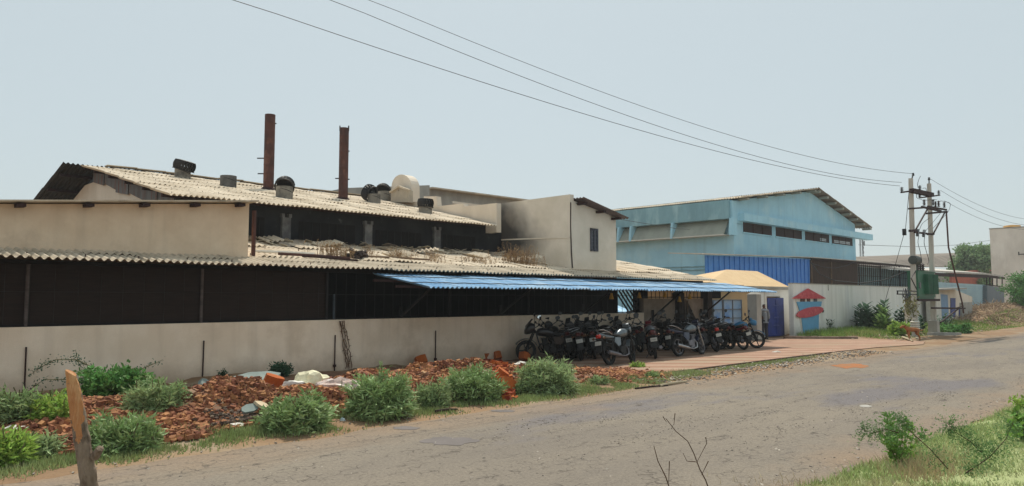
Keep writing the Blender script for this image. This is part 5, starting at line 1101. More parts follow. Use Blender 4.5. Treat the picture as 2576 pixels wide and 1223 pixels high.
# arching thorny sprays of the dark bush
def spray(pts, y, label, n=40, m=m_dark, r=.012, ll=.06, lw=.022, name='thorny_spray'):
    P_ = [atY(a, c_, y + .08 * i) for i, (a, c_) in enumerate(pts)]; t = thing(name, label, 'branch', tuple(P_[0]), 'thin arching branches'); sb = MB(); sb.tube(P_, [r * (1 - .7 * i / (len(P_) - 1)) for i in range(len(P_))], 4); sb.build('twig', m_stem, t)
    b = MB()
    for _ in range(n):
        i = rnd.randrange(len(P_) - 1); p = P_[i].lerp(P_[i + 1], rnd.random()); b.leaf(p + Vector((rnd.gauss(0, .04), rnd.gauss(0, .04), rnd.gauss(0, .04))), Vector((rnd.gauss(0, 1), rnd.gauss(0, 1), rnd.gauss(.1, .7))), ll * rnd.uniform(.6, 1.2), lw)
    b.build('leaflets', m, t)
spray([(235, 925), (190, 905), (140, 905), (100, 925), (80, 940)], 14.9, 'dark arching branch reaching left along the beige wall', 170)
spray([(225, 965), (170, 955), (110, 955), (70, 985)], 14.9, 'lower arching branch drooping left toward the iron rod', 110)
spray([(200, 920), (195, 905), (190, 880)], 15.1, 'thin upright branch above the deep green bush', 45)
spray([(340, 935), (380, 918), (410, 905)], 14.9, 'thin branch reaching up right from the deep green bush', 50)
# broad leaved plants at the grey wall
def leafy(px, py, hpx, n, label, m=m_dark, ll=.34, lw=.15, wpx=20, y=None):
    c, Zd = place(px, py, y); h = hpx / FPX * Zd; w = wpx / FPX * Zd; t = thing('broadleaf_plant', label, 'plant', tuple(c), 'broad leaved plants at the grey wall foot'); b = MB(); sb = MB()
    for s in range(n):
        o = c + _r * rnd.uniform(-w, w) * .5 + _u * rnd.gauss(0, .15); hh = h * (1 if s == 0 else rnd.uniform(.45, .95)); tip = o + Vector((rnd.gauss(0, .12), rnd.gauss(0, .12), hh)); sb.tube([o, tip], [.02, .01], 4)
        k = int(hh / .11)
        for j in range(k):
            u = .12 + .88 * (j + .5) / k
            for sd_ in (0, math.pi):
                a = j * 1.57 + sd_ + rnd.gauss(0, .3); b.leaf(o.lerp(tip, u), Vector((math.cos(a), math.sin(a), .35 + .5 * u)), 1.75 * ll * (1.15 - .5 * u) * rnd.uniform(.8, 1.1), 1.7 * lw * (1.15 - .4 * u), Vector((0, 0, 1)))
    b.build('leaves', m, t); sb.build('stems', m_stem, t)
m_blg = mat('grey_blue_broad_leaf', srgb('#5f7a64'), srgb('#4d6853'), 1.5, .6, island=.3, trans=.2)
leafy(2072, 836, 30, 6, 'thin grey broad leaved plant just right of the pot sign', m_blg, .22, .07, 26)
leafy(2112, 832, 26, 5, 'small grey plant second to the right of the pot sign', m_blg, .22, .08, 18)
leafy(2138, 830, 46, 8, 'dense dark round plant against the grey wall', m_dark, .25, .13, 36)
leafy(2195, 832, 70, 9, 'tall broad leaved plant with stacked leaves at the grey wall', m_blg, .42, .2, 60)
leafy(2226, 834, 58, 6, 'bright broad leaved plant beside the stay wire foot', mat('bright_broad_leaf', srgb('#86a060'), srgb('#6f8b50'), 1.5, .6, island=.3, trans=.25), .38, .17, 34)
leafy(2290, 822, 58, 10, 'dark leafy plants behind the left pole', m_dark, .28, .13, 60, 13.6)
leafy(2375, 815, 36, 7, 'grey green plant between the two poles', m_blg, .25, .1, 40, 14.0)
bush(2265, 842, 70, 44, m_bush4, 'yellow green weed mass left of the pole foot behind the dog', 60, 26, .14, .06, y=13.2, tips=False, cat='weed', name='weed_clump', group='weeds at the pole feet')
bush(2400, 838, 110, 30, m_bush3, 'low green weeds right of the right pole foot', 70, 22, .16, .05, tips=False, cat='weed', name='weed_clump', group='weeds at the pole feet')
# dried brush on the mound at far right
b = MB(); m_brush = mat('dry_brushwood', srgb('#a8937b'), srgb('#8d7963'), 1, .95, island=.35)
for _ in range(1500):
    x = rnd.uniform(61, 86); y = rnd.uniform(12.6, 17.5); z = height(x, y); d = Vector((rnd.gauss(0, 1), rnd.gauss(0, 1), rnd.gauss(.25, .35))).normalized(); L_ = rnd.uniform(.25, .8)
    b.tube([Vector((x, y, z + .02)), Vector((x, y, z + .05)) + d * L_ * .5 + Vector((0, 0, .08)), Vector((x, y, z + .05)) + d * L_], [.03, .022, .008], 3, False)
stuff(b.build('dry_brushwood', m_brush))
# trees
def tree(px, py_top, py_base, wpx, Y, label, m, n=5200, ll=.55, lw=.3, clumps=46, lowest=.25):
    c = atY(px, 751, Y); c.z = height(c.x, c.y); top = atY(px, py_top, Y).z; Zd = (c - Vector((0, 0, CAM_Z))).dot(_u); W2 = wpx / FPX * Zd / 2; H = top - c.z
    t = thing('leafy_tree', label, 'tree', tuple(c), 'trees at the right'); tb_ = MB(); b = MB()
    tb_.tube([c, c + Vector((.1, 0, H * .3)), c + Vector((0, .1, H * .6))], [.28, .2, .1], 7)
    cl_ = []
    for _ in range(clumps):
        a = rnd.uniform(0, 6.283); rr = math.sqrt(rnd.random()); z = rnd.uniform(lowest, .93); k = math.sqrt(max(.05, 1 - ((z - .55) / .5) ** 2)); q = c + Vector((math.cos(a) * W2 * rr * k, math.sin(a) * W2 * rr * k, H * z)); cl_.append(q); tb_.tube([c + Vector((0, 0, H * .35)), q], [.09, .02], 4, False)
    for _ in range(n):
        q = rnd.choice(cl_); s = W2 * .17; d = Vector((rnd.gauss(0, 1), rnd.gauss(0, 1), rnd.gauss(.2, .7))); b.leaf(q + Vector((rnd.gauss(0, s), rnd.gauss(0, s), rnd.gauss(0, s * .6))), d, ll * rnd.uniform(.6, 1.2), lw)
    b.build('crown', m, t); tb_.build('trunk', m_stem, t)
m_tree = mat('haze_tinted_leaf', srgb('#86a070'), srgb('#728c60'), .6, .7, island=.35, trans=.25)  # leaf colour lightened to carry the distance haze
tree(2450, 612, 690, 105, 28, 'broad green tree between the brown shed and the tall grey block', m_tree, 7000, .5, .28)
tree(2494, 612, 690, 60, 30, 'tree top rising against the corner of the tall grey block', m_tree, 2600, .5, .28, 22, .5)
tree(2590, 690, 790, 105, 14.2, 'dark feathery tree cut by the right edge of the photo', m_bush3, 5200, .3, .1, 50, .05)
# ------------------------------------------------------------------ foreground: cut stump, twigs, verge plants
def fg(px, py, dist): return Vector((0, 0, CAM_Z)) + ray(px, py) * dist
sp_ = thing('cut_stump', 'cut tree stump post with orange wood face and grey bark in the foreground', 'stump', (0, 0, 0))
D0 = 4.5
cl_pts = [(178, 938, 13), (186, 985, 16), (196, 1040, 18), (203, 1090, 18), (212, 1140, 19), (222, 1200, 20), (228, 1260, 21), (236, 1500, 23)]
ps = [fg(x, y, D0) for x, y, w in cl_pts]; base = ps[-1]
ps = [Vector((p.x, p.y, p.z)) for p in ps]; rr_ = [w / FPX * D0 * .98 for _, _, w in cl_pts]
b = MB(); pts_f = []; rf = []
for i in range(len(ps) - 1):
    for k in range(16):
        t = k / 16; pts_f.append(ps[i].lerp(ps[i + 1], t)); rf.append((rr_[i] * (1 - t) + rr_[i + 1] * t))
b.tube(pts_f, rf, 30)
ctr = {}
for i, v in enumerate(b.v):
    k = min(i // 30, len(pts_f) - 1) / 16 * 7; a = pts_f[min(i // 30, len(pts_f) - 1)]; d = Vector(v) - a; f = 1 + .10 * noise.noise(Vector(v) * 14) + .07 * noise.noise(Vector(v) * 40)
    q = a + d * f
    if k < 22:                                             # axe-cut face towards the road
        nrm = (-_u * .97 + _r * .12 + _z * .1).normalized(); lim = rr_[0] * (.15 + .75 * max(0, (k - 2) / 22) + .15 * noise.noise(Vector((k * .35, 0, 0))))
        s = (q - a).dot(nrm)
        if s > lim: q = q - nrm * (s - lim)
    if k < 9: q.z -= (q - a).dot(_r) * .8 * (1 - k / 9) ** 1.3     # slanting top
    b.v[i] = tuple(q)
bark = mat('grey_brown_bark', srgb('#8d7d6d'), srgb('#6d5c4c'), 9, .95, bump=.8, bscale=45, fine=.15, stretch=(1, 1, .35), c3=srgb('#54463a'), scale3=14)
cutw = mat('fresh_orange_wood', srgb('#c08a5c'), srgb('#b0764c'), 7, .85, bump=.5, bscale=60, stretch=(3, 3, .4), fine=.12, c3=srgb('#d0a679'), scale3=8)
me = bpy.data.meshes.new('trunk'); me.from_pydata(b.v, [], b.f); me.materials.append(bark); me.update(); cut = MB(); nb = MB(); fl = []
for f in b.f:
    c_ = sum((Vector(b.v[i]) for i in f), Vector()) / len(f); ki = min(f[0] // 30, len(pts_f) - 1); k = ki / 16 * 7; nrm = (-_u * .97 + _r * .12).normalized()
    if len(f) > 4: (fl if k < 2 else nb.f).append(f); continue
    dv_ = c_ - pts_f[ki]; dv_.z = 0; ang = dv_.angle(nrm) if dv_.length > 1e-5 else 0
    (fl if ang < R(100) * max(0, 1 - (k / 25) ** 2.2) + R(16) * noise.noise(Vector((k * .4, dv_.dot(_r) * 20, 2))) and k < 25 else nb.f).append(f)
nb.v = list(b.v); nb.build('bark_trunk', bark, sp_, True); cut.v = list(b.v); cut.f = fl; cut.build('cut_face', cutw, sp_, True)
b = MB(); q = fg(238, 1150, D0); b.tube([q + _r * .0, fg(252, 1128, D0 - .03)], [.028, .022], 8); b.build('side_stub', bark, sp_); b = MB(); q = fg(180, 968, D0 + .02); b.tube([q, fg(170, 962, D0)], [.02, .014], 7); b.build('side_stub', bark, sp_)
def twig(paths, D, label, m=None, leaves=()):
    t = thing('dry_twig', label, 'twig', tuple(fg(*paths[0][-1], D)), 'thin bare twigs in the foreground')
    for i, pth in enumerate(paths):
        P_ = [fg(x, y, D) for x, y in pth]; b = MB(); n = len(P_); b.tube(P_, [(.0035 if i == 0 else .0025) * (.5 + .5 * k / (n - 1)) for k in range(n)], 5); b.build('stem', m or mat('purple_brown_twig', srgb('#5e463c'), srgb('#4c3930'), 8, .9), t)
twig([[(1675, 1053), (1700, 1085), (1730, 1110), (1745, 1140), (1760, 1180), (1775, 1208), (1800, 1280)], [(1718, 1140), (1728, 1160), (1750, 1162)], [(1675, 1060), (1668, 1048)], [(1695, 1070), (1698, 1040)], [(1752, 1165), (1778, 1115), (1775, 1100)], [(1765, 1195), (1782, 1160)]], 3.6, 'taller bare branching twig at the bottom of the photo')
twig([[(1645, 1122), (1655, 1160), (1675, 1200), (1695, 1260)], [(1682, 1215), (1684, 1160)]], 3.4, 'shorter bare twig left of the branching one')
def fgplant(px, py, dist, label, nl, spread, h, m, ll, lw, up=.6):
    c = fg(px, py, dist); c.z = max(height(c.x, c.y), 0); t = thing('verge_plant', label, 'plant', tuple(c), 'plants on the near verge'); b = MB(); sb = MB()
    for s in range(7):
        tip = c + Vector((rnd.gauss(0, spread * .5), rnd.gauss(0, spread * .5), h * rnd.uniform(.55, 1))); sb.tube([c + Vector((rnd.gauss(0, .03), rnd.gauss(0, .03), 0)), tip], [.006, .003], 4)
        for _ in range(nl // 7):
            u = rnd.random() ** .7; p = c.lerp(tip, u) + Vector((rnd.gauss(0, spread * .09), rnd.gauss(0, spread * .09), rnd.gauss(0, .03))); b.leaf(p, Vector((rnd.gauss(0, 1), rnd.gauss(0, 1), rnd.gauss(up, .6))), ll * rnd.uniform(.6, 1.2), lw * rnd.uniform(.7, 1.2))
    b.build('leaves', m, t); sb.build('stems', m_stem, t)
c = atZ(2265, 1262, 0); dd = (c - Vector((0, 0, CAM_Z))).length
fgplant(2265, 1262, dd, 'upright leafy bush on the near verge with thorny twig', 520, .34, .62, mat('fresh_verge_leaf', srgb('#7fa04a'), srgb('#648a3e'), 4, .6, island=.35, trans=.3), .075, .036)
c = atZ(2590, 1225, 0); dd = (c - Vector((0, 0, CAM_Z))).length
fgplant(2585, 1225, dd, 'broad leaved plant at the right edge of the near verge', 150, .3, .5, MATS['fresh_verge_leaf'], .13, .07)
c = atZ(2600, 1120, 0); dd = (c - Vector((0, 0, CAM_Z))).length
fgplant(2590, 1120, dd, 'bright plant higher on the right edge of the near verge', 150, .28, .34, m_bush4, .10, .045)
c = atZ(1775, 1290, 0); dd = (c - Vector((0, 0, CAM_Z))).length
fgplant(1790, 1262, 3.7, 'bright green seedling leaves at the foot of the bare twigs', 40, .12, .12, MATS['fresh_verge_leaf'], .08, .05)
def fgspray(pts, dist, label, n, m):
    P_ = [fg(x, y, dist + .04 * i) for i, (x, y) in enumerate(pts)]; t = thing('thorn_branch', label, 'branch', tuple(P_[0]), 'feathery thorn branches on the near verge'); sb = MB(); sb.tube(P_, [.006 * (1 - .7 * i / (len(P_) - 1)) for i in range(len(P_))], 5); sb.build('twig', mat('purple_brown_twig', srgb('#5e463c'), srgb('#4c3930'), 8, .9), t); b = MB()
    for _ in range(int(n * 1.6)):
        i = rnd.randrange(len(P_) - 1); p = P_[i].lerp(P_[i + 1], rnd.random()); a = (P_[i + 1] - P_[i]).normalized().cross(_u) * rnd.choice((-1, 1)) + Vector((rnd.gauss(0, .4), rnd.gauss(0, .4), rnd.gauss(0, .4)))
        sl = rnd.uniform(.05, .15)
        for k in range(7): b.leaf(p + a * sl * (k + 1) / 7, Vector((rnd.gauss(0, 1), rnd.gauss(0, 1), rnd.gauss(0, 1))), .028, .009)
    b.build('leaflets', m, t)
m_fe = mat('feathery_grey_green', srgb('#6f8f58'), srgb('#5d7d4c'), 4, .7, island=.3, trans=.3)
fgspray([(2385, 1180), (2340, 1130), (2290, 1085), (2262, 1062), (2255, 1040)], 7.2, 'dark stemmed thorn branch crossing the verge bush', 90, m_fe)
fgspray([(2430, 1190), (2490, 1150), (2530, 1105), (2550, 1060)], 6.6, 'feathery branch rising right across the near verge', 110, m_fe)
fgspray([(2262, 1090), (2230, 1080), (2195, 1090), (2160, 1078)], 7.2, 'feathery branch reaching left over the near road edge', 80, m_fe)
fgspray([(2480, 1150), (2440, 1110), (2400, 1085), (2380, 1060)], 6.9, 'faint feathery branch in the middle of the near verge', 100, m_fe)
b = MB()
for _ in range(1200):
    c = atZ(2330 + rnd.gauss(0, 55), 1195 + rnd.gauss(0, 22), 0); h = rnd.uniform(.05, .22); d = Vector((rnd.gauss(0, .35), rnd.gauss(0, .35), 1)); z0 = height(c.x, c.y); w = .003
    b.add([(c.x - w, c.y + w, z0), (c.x + w, c.y - w, z0), (c.x + d.x * h, c.y + d.y * h, z0 + h)], [(0, 1, 2)])
for _ in range(500):
    c = atZ(2080 + rnd.gauss(0, 110), 1228 + rnd.gauss(0, 16), 0); h = rnd.uniform(.03, .09); d = Vector((rnd.gauss(0, .5), rnd.gauss(0, .5), 1)); z0 = height(c.x, c.y); w = .003
    b.add([(c.x - w, c.y + w, z0), (c.x + w, c.y - w, z0), (c.x + d.x * h, c.y + d.y * h, z0 + h)], [(0, 1, 2)])
stuff(b.build('dry_grass', mat('dry_verge_grass', srgb('#b8a585'), srgb('#a08d6c'), 4, .9, island=.35, trans=.2)))
# ------------------------------------------------------------------ single pieces of rubbish and rubble
def slab(name, px, py, size, rot, m, label, cat, dz=.06, y=None):
    c, _ = place(px, py, y); b = MB(); M = Matrix.Translation(c + Vector((0, 0, dz + size[2] / 2))) @ Matrix.Rotation(rot[2], 4, 'Z') @ Matrix.Rotation(rot[0], 4, 'X') @ Matrix.Rotation(rot[1], 4, 'Y')
    n = rnd.randint(6, 8); pts_ = [(math.cos(2 * math.pi * k / n + rnd.uniform(-.25, .25)) * size[0] / 2 * rnd.uniform(.8, 1.15), math.sin(2 * math.pi * k / n + rnd.uniform(-.2, .2)) * size[1] / 2 * rnd.uniform(.8, 1.15)) for k in range(n)]
    b.prism([M @ Vector((x, y_, -size[2] / 2)) for x, y_ in pts_], M.to_3x3() @ Vector((0, 0, size[2]))); return tag(b.build(name, m), label, cat)
m_or = mat('bright_orange_brick', srgb('#b5622f'), srgb('#a45528'), 3, .95, fine=.08, bump=.3, bscale=30)
m_slab = mat('blue_grey_cement', srgb('#8b9792'), srgb('#7b8682'), 3, .95, fine=.06)
m_sack = mat('pale_plastic_sack', srgb('#f2ecca'), srgb('#e2dcb8'), 4, .6, bump=.4, bscale=12)
m_rag = mat('pinkish_rag', srgb('#cdb8ae'), srgb('#ad968c'), 5, .95, bump=.4, bscale=20, c3=srgb('#e8e2da'), scale3=6)
slab('cement_slab', 515, 985, (.38, .3, .10), (.9, .2, .4), m_slab, 'tilted blue grey cement chunk at the foot of the second iron rod', 'slab', .08)
slab('cement_slab', 565, 988, (.3, .25, .10), (.4, .1, .2), m_slab, 'small grey cement chunk left of the long flat slab', 'slab')
slab('cement_slab', 632, 985, (1.3, .55, .07), (.35, -.05, .1), m_slab, 'long flat greenish cement slab leaning on the rubble', 'slab', .2)
slab('brick_lump', 685, 985, (.46, .3, .2), (.35, .25, .2), m_or, 'large bright orange brick lump beside the white sack', 'brick', .12)
slab('brick_lump', 575, 985, (.2, .16, .2), (.3, .4, .2), m_rust, 'dark red upright brick lump near the wall foot', 'brick', .06)
slab('broken_tile', 660, 1028, (.42, .24, .04), (.5, .1, .8), mat('pale_tile', srgb('#c8b698'), srgb('#b5a488'), 3, .9), 'pale broken tile lying on the rubble above the ash heap', 'tile', .16)
slab('broken_tile', 630, 1018, (.26, .2, .03), (.5, -.2, .1), m_slab, 'grey broken tile tilted on the rubble above the ash heap', 'tile', .16)
slab('broken_tile', 520, 1010, (.2, .15, .08), (.3, .2, .5), mat('pale_tile', srgb('#c8b698'), srgb('#b5a488'), 3, .9), 'small buff block lying on top of the brick rubble', 'block', .2)
for k, (px, py, lab) in enumerate(((1060, 922, 'orange brick fragment between the two rounded bushes'), (1215, 910, 'orange broken brick, left one on the crest of the pile'), (1232, 905, 'tall orange broken brick on the crest of the pile'), (1250, 910, 'orange broken brick, right one on the crest of the pile'), (1275, 990, 'orange brick chunk at the bottom of the pile near the grass'), (1262, 965, 'orange brick chunk halfway down the pile'), (1318, 912, 'single orange brick beside the leftmost motorcycle wheel'))):
    slab('broken_brick', px, py, (.38, .3, .22), (rnd.uniform(-.5, .5), rnd.uniform(-.5, .5), rnd.uniform(0, 3)), m_or, lab, 'brick', .07)
b = MB()
for _ in range(900):
    u_ = rnd.random(); c = atZ(1232 + 45 * u_ + rnd.gauss(0, 9), 912 + 75 * u_ + rnd.gauss(0, 6), .1); r = rnd.uniform(.03, .10); b.rock((c.x, c.y, height(c.x, c.y) + r * .35 + .05 * rnd.random()), r, 1, .8, .7, .45)
stuff(b.build('orange_brick_pile', mat('orange_brick_pieces', srgb('#a9552c'), srgb('#8d4527'), 2, .95, island=.35)))
b = MB()
for _ in range(1500):
    c = atZ(1520 + rnd.gauss(0, 55), 947 + rnd.gauss(0, 9), .0); r = rnd.uniform(.015, .05); b.rock((c.x, c.y, height(c.x, c.y) + .02 + r * .3), r, 1, .8, .6, .45)
stuff(b.build('flat_brick_rubble', m_rub))
def blob(name, px, py, wpx, hpx, m, label, cat, y=None, sharp=1.0):
    c, Zd = place(px, py, y); w = wpx / FPX * Zd / 2; h = hpx / FPX * Zd; bm = bmesh.new(); bmesh.ops.create_icosphere(bm, subdivisions=3, radius=1)
    for v in bm.verts:
        f = 1 + .35 * noise.fractal(v.co * 1.6 * sharp + Vector((px, py, 0)), 1, 2, 3); v.co = Vector((v.co.x * w * f, v.co.y * w * .6 * f, max(-.05, v.co.z * h * f)))
    me = bpy.data.meshes.new(name); bm.to_mesh(me); bm.free(); me.materials.append(m); o = link(name, me); o.location = c; o.rotation_euler[2] = HEAD - R(90); return tag(o, label, cat)
blob('plastic_sack', 785, 975, 92, 46, m_sack, 'crumpled pale yellow plastic sack on the rubble near the wall', 'sack')
blob('plastic_sack', 730, 978, 95, 20, mat('white_crumpled_sheet', srgb('#e6e4dc'), srgb('#d3d0c8'), 4, .6, bump=.4, bscale=14), 'flat white plastic sheet left of the pale yellow sack', 'sheet')
blob('rag_heap', 850, 985, 105, 34, m_rag, 'pinkish white rag heap left of the tallest rounded bush', 'rags', None, 2)
blob('rag_heap', 820, 985, 50, 14, m_wood, 'brown rubbish heap between the sack and the rag heap', 'rubbish', None, 2.5)
blob('plastic_bag', 448, 1022, 22, 12, mat('blue_white_bag', srgb('#9fc0cf'), srgb('#d0d4d2'), 9, .5), 'small blue and white plastic bag on the rubble beside the grey green bush', 'bag')
blob('plastic_bag', 40, 1082, 55, 12, m_white, 'dirty white plastic bag between the left edge bushes', 'bag')
blob('plastic_bag', 1312, 945, 38, 12, m_white, 'torn white plastic bag at the left of the last rounded bush', 'bag', None, 2)
blob('paper_scrap', 1954, 888, 22, 5, m_white, 'white crumpled paper on the paved apron', 'paper', None, 2)
blob('paper_scrap', 862, 1058, 14, 6, MATS['blue_white_bag'], 'blue white scrap on the rubble below the tallest bush', 'scrap')
slab('paper_sheet', 2178, 1024, (.32, .22, .006), (0, 0, .2), m_conc, 'flat pale paper lying on the road at right', 'paper', .012)
slab('foam_scrap', 597, 1076, (.2, .12, .03), (.3, .1, -.7), m_white, 'white foam scrap at the foot of the ash heap', 'scrap', .02)
slab('brick_lump', 65, 1160, (.2, .1, .06), (0, 0, .3), m_rub, 'single brick lying in the grass by the dirt shoulder at left', 'brick', .02)
slab('concrete_slab', 2375, 845, (1.9, .5, .14), (0, 0, -.8), m_conc, 'long pale concrete slab lying in the grass right of the dog', 'slab', .03)
def stick(p0, p1, r, m, label, z=.05):
    a_, c_ = atZ(*p0, z), atZ(*p1, z); a_.z = height(a_.x, a_.y) + r + .012; c_.z = height(c_.x, c_.y) + r + .012; b = MB(); b.tube([a_, a_.lerp(c_, .5) + Vector((0, 0, .01)), c_], [r, r, r * .7], 6)
    tag(b.build('fallen_stick', m), label, 'stick', 'sticks and poles lying on the ground')
m_pale = mat('pale_bleached_wood', srgb('#b9ab90'), srgb('#a5977d'), 4, .9)
stick((2224, 834), (2290, 846), .06, m_pale, 'long pale pole lying in the grass left of the dog')
stick((2270, 848), (2296, 858), .05, m_pale, 'short pale stick lying beside the dog')
stick((1598, 974), (1680, 966), .02, m_darkrust, 'dark thin stick on the dirt shoulder before the paving')
stick((1660, 968), (1728, 957), .03, m_pale, 'pale stick on the dirt shoulder before the paving')
stick((1095, 1032), (1150, 1027), .025, m_darkrust, 'dark broken twig on the dirt shoulder below the small loose bush')
stick((2060, 850), (2140, 851), .05, m_pale, 'pale stick along the kerb') if False else None
b = MB()
for _ in range(160):
    x = rnd.uniform(36, 60); y = rnd.uniform(11.6, 15); r = rnd.uniform(.02, .09); b.rock((x, y, height(x, y) + r * .3), r, 1, .7, .5, .5)
stuff(b.build('pale_litter', mat('pale_litter_bits', srgb('#b7ab98'), srgb('#a09582'), 2, .95, island=.3)))
# ------------------------------------------------------------------ motorcycles
m_tyre = mat('tyre_rubber', (.012, .012, .013), (.02, .019, .018), 6, .85)
m_bk = mat('black_gloss_paint', (.010, .010, .012), (.014, .014, .016), 5, .28, spec=.5)
m_bkm = mat('matt_black_metal', (.014, .014, .015), (.022, .022, .022), 5, .6, metal=.2)
m_seat = mat('black_vinyl', (.012, .012, .012), (.02, .019, .019), 6, .6)
m_chr = mat('dusty_chrome', srgb('#a5a5a6'), srgb('#8b8989'), 5, .28, metal=.9)
m_alu = mat('dull_alloy', srgb('#77757a'), srgb('#615f62'), 5, .45, metal=.7)
m_taillens = mat('red_tail_lens', srgb('#9c1a14'), srgb('#b52a1c'), 8, .25, spec=.5)
m_amber = mat('amber_lens', srgb('#c06a1e'), srgb('#b35f1a'), 8, .25)
m_plate = mat('white_number_plate', srgb('#b0b0aa'), srgb('#9f9f99'), 8, .6)
m_ink = mat('plate_ink', (.01, .01, .01), (.012, .012, .012), 5, .6)
m_mirror = mat('mirror_glass', srgb('#d8dee2'), srgb('#c9d0d5'), 5, .05, metal=1.0)
m_mirror_d = mat('darkened_mirror_glass', srgb('#3a3d40'), srgb('#303336'), 5, .35, metal=.6)  # glass colour darkened to hold back bright sky reflections
m_tail_d = mat('dark_red_lens', srgb('#4d1412'), srgb('#3d100f'), 8, .3)
m_amber_d = mat('dull_amber_lens', srgb('#5d3c1c'), srgb('#4e3218'), 8, .4)
m_lens = mat('clear_headlamp', srgb('#9aa3a8'), srgb('#7f888d'), 6, .1, spec=.6)
P_BLACK = m_bk
P_SILVER = mat('silver_grey_paint', srgb('#737b80'), srgb('#60696f'), 4, .3, metal=.4)
P_MAROON = mat('dusty_maroon_paint', srgb('#6d1f26'), srgb('#58181f'), 4, .35, spec=.5)
P_BLUE = mat('bright_blue_paint', srgb('#2f78a8'), srgb('#27698f'), 4, .3, spec=.5)
P_DKBLUE = mat('dark_blue_paint', srgb('#1d2440'), srgb('#181e36'), 4, .3, spec=.5)
P_RED = mat('scarlet_paint', srgb('#8e2a22'), srgb('#7c231d'), 4, .3, spec=.5)
MC = {}
def part_mesh(key, fn, m, smooth=True):
    k = (key, m.name)
    if k not in MC:
        b = MB(); fn(b); me = bpy.data.meshes.new(key); me.from_pydata(b.v, [], b.f); me.update(); me.materials.append(m)
        if smooth:
            me.polygons.foreach_set('use_smooth', [True] * len(me.polygons))
            try: me.set_sharp_from_angle(angle=R(38))
            except Exception: pass
        MC[k] = me
    return MC[k]
def loft(b, secs, seg=14):                 # secs: (x, yhalf, zlo, zhi, power)
    vs = []
    for x, w, z0, z1, pw in secs:
        for k in range(seg):
            a = 2 * math.pi * k / seg; c_, s_ = math.cos(a), math.sin(a)
            vs.append((x, w * math.copysign(abs(c_) ** pw, c_), (z0 + z1) / 2 + (z1 - z0) / 2 * math.copysign(abs(s_) ** pw, s_)))
    n = len(secs); fs = []
    for i in range(n - 1):
        for k in range(seg): fs.append((i * seg + k, (i + 1) * seg + k, (i + 1) * seg + (k + 1) % seg, i * seg + (k + 1) % seg))
    fs += [tuple(range(seg)), tuple(reversed(range((n - 1) * seg, n * seg)))]
    b.add(vs, fs)
WB, WR = 1.27, .30
RX = Matrix.Rotation(R(90), 4, 'X')
def f_tyre(b):
    prof = [(WR - .075, -.03), (WR - .04, -.045), (WR - .012, -.036), (WR, 0), (WR - .012, .036), (WR - .04, .045), (WR - .075, .03)]
    b.lathe(prof, RX, 28, True)
def f_rim(b):
    b.lathe([(WR - .095, -.028), (WR - .07, -.032), (WR - .07, .032), (WR - .095, .028)], RX, 28, True); b.lathe([(.055, -.06), (.065, 0), (.055, .06)], RX, 12)
    for k in range(5):
        a = 2 * math.pi * k / 5; c_, s_ = math.cos(a), math.sin(a); b.bar((.05 * c_, 0, .05 * s_), ((WR - .09) * c_, 0, (WR - .09) * s_), .026, .03)
def f_wire_rim(b):
    b.lathe([(WR - .085, -.022), (WR - .07, -.03), (WR - .07, .03), (WR - .085, .022)], RX, 28, True); b.lathe([(.05, -.06), (.075, -.02), (.075, .02), (.05, .06)], RX, 12)
    for k in range(18):
        a = 2 * math.pi * k / 18; a2 = a + (.35 if k % 2 else -.35); b.tube([(.06 * math.cos(a2), (.03 if k % 2 else -.03), .06 * math.sin(a2)), ((WR - .08) * math.cos(a), 0, (WR - .08) * math.sin(a))], .004, 3, False)
def f_frame(b):
    b.tube([(1.02, 0, .86), (.9, 0, .74), (.62, 0, .70), (.1, 0, .72), (-.22, 0, .76)], .022, 8); b.tube([(1.0, 0, .82), (.86, 0, .42), (.72, 0, .24), (.36, 0, .24), (.30, 0, .62)], .02, 8)
    for s in (-1, 1): b.tube([(.36, s * .09, .33), (0, s * .1, .30)], .022, 6); b.tube([(.36, s * .1, .27), (.5, s * .12, .25)], .018, 6)
    for s in (-1, 1): b.tube([(.02, s * .12, .33), (.09, s * .13, .66)], [.028, .022], 8)
    b.tube([(.42, .10, .26), (.38, .26, .015)], .012, 6); b.bar((.42, -.22, .28), (.42, .22, .28), .03, .025)
def f_engine(b):
    b.cbox((.58, 0, .36), (.34, .20, .22)); b.lathe([(.10, -.15), (.12, -.12), (.12, .12), (.10, .15)], Matrix.Translation((.52, 0, .34)) @ RX, 16)
    for k in range(7): b.cbox((.68 + .012 * k, 0, .46 + .028 * k), (.17, .17, .014), (0, -.25, 0))
    b.cbox((.74, 0, .55), (.10, .10, .22), (0, -.25, 0)); b.cbox((.46, 0, .52), (.12, .12, .12))
def f_exhaust(b):
    b.tube([(.82, -.03, .50), (.88, -.08, .38), (.80, -.13, .24), (.60, -.15, .20), (.36, -.16, .22)], .022, 8); b.tube([(.38, -.16, .22), (.30, -.165, .235), (-.18, -.175, .33), (-.24, -.175, .34)], [.03, .05, .058, .045], 12)
def f_tank(b): loft(b, [(.98, .05, .76, .86, .8), (.93, .11, .73, .92, .8), (.82, .145, .71, .95, .8), (.68, .14, .71, .94, .8), (.56, .10, .71, .88, .8), (.48, .06, .72, .82, .8)])
def f_seat(b): loft(b, [(.54, .09, .74, .80, .7), (.42, .125, .73, .81, .7), (.25, .13, .74, .82, .7), (.08, .125, .76, .86, .7), (-.12, .11, .78, .88, .7), (-.24, .07, .81, .87, .7)])
def f_side(b, s):
    b.prism([(.52, s * .10, .70), (.22, s * .125, .72), (.16, s * .13, .60), (.30, s * .135, .48), (.46, s * .12, .50)], (0, s * .02, 0))
def f_tail(b): loft(b, [(.24, .10, .68, .77, .8), (.0, .115, .68, .80, .8), (-.2, .10, .72, .84, .8), (-.36, .055, .78, .86, .8)])
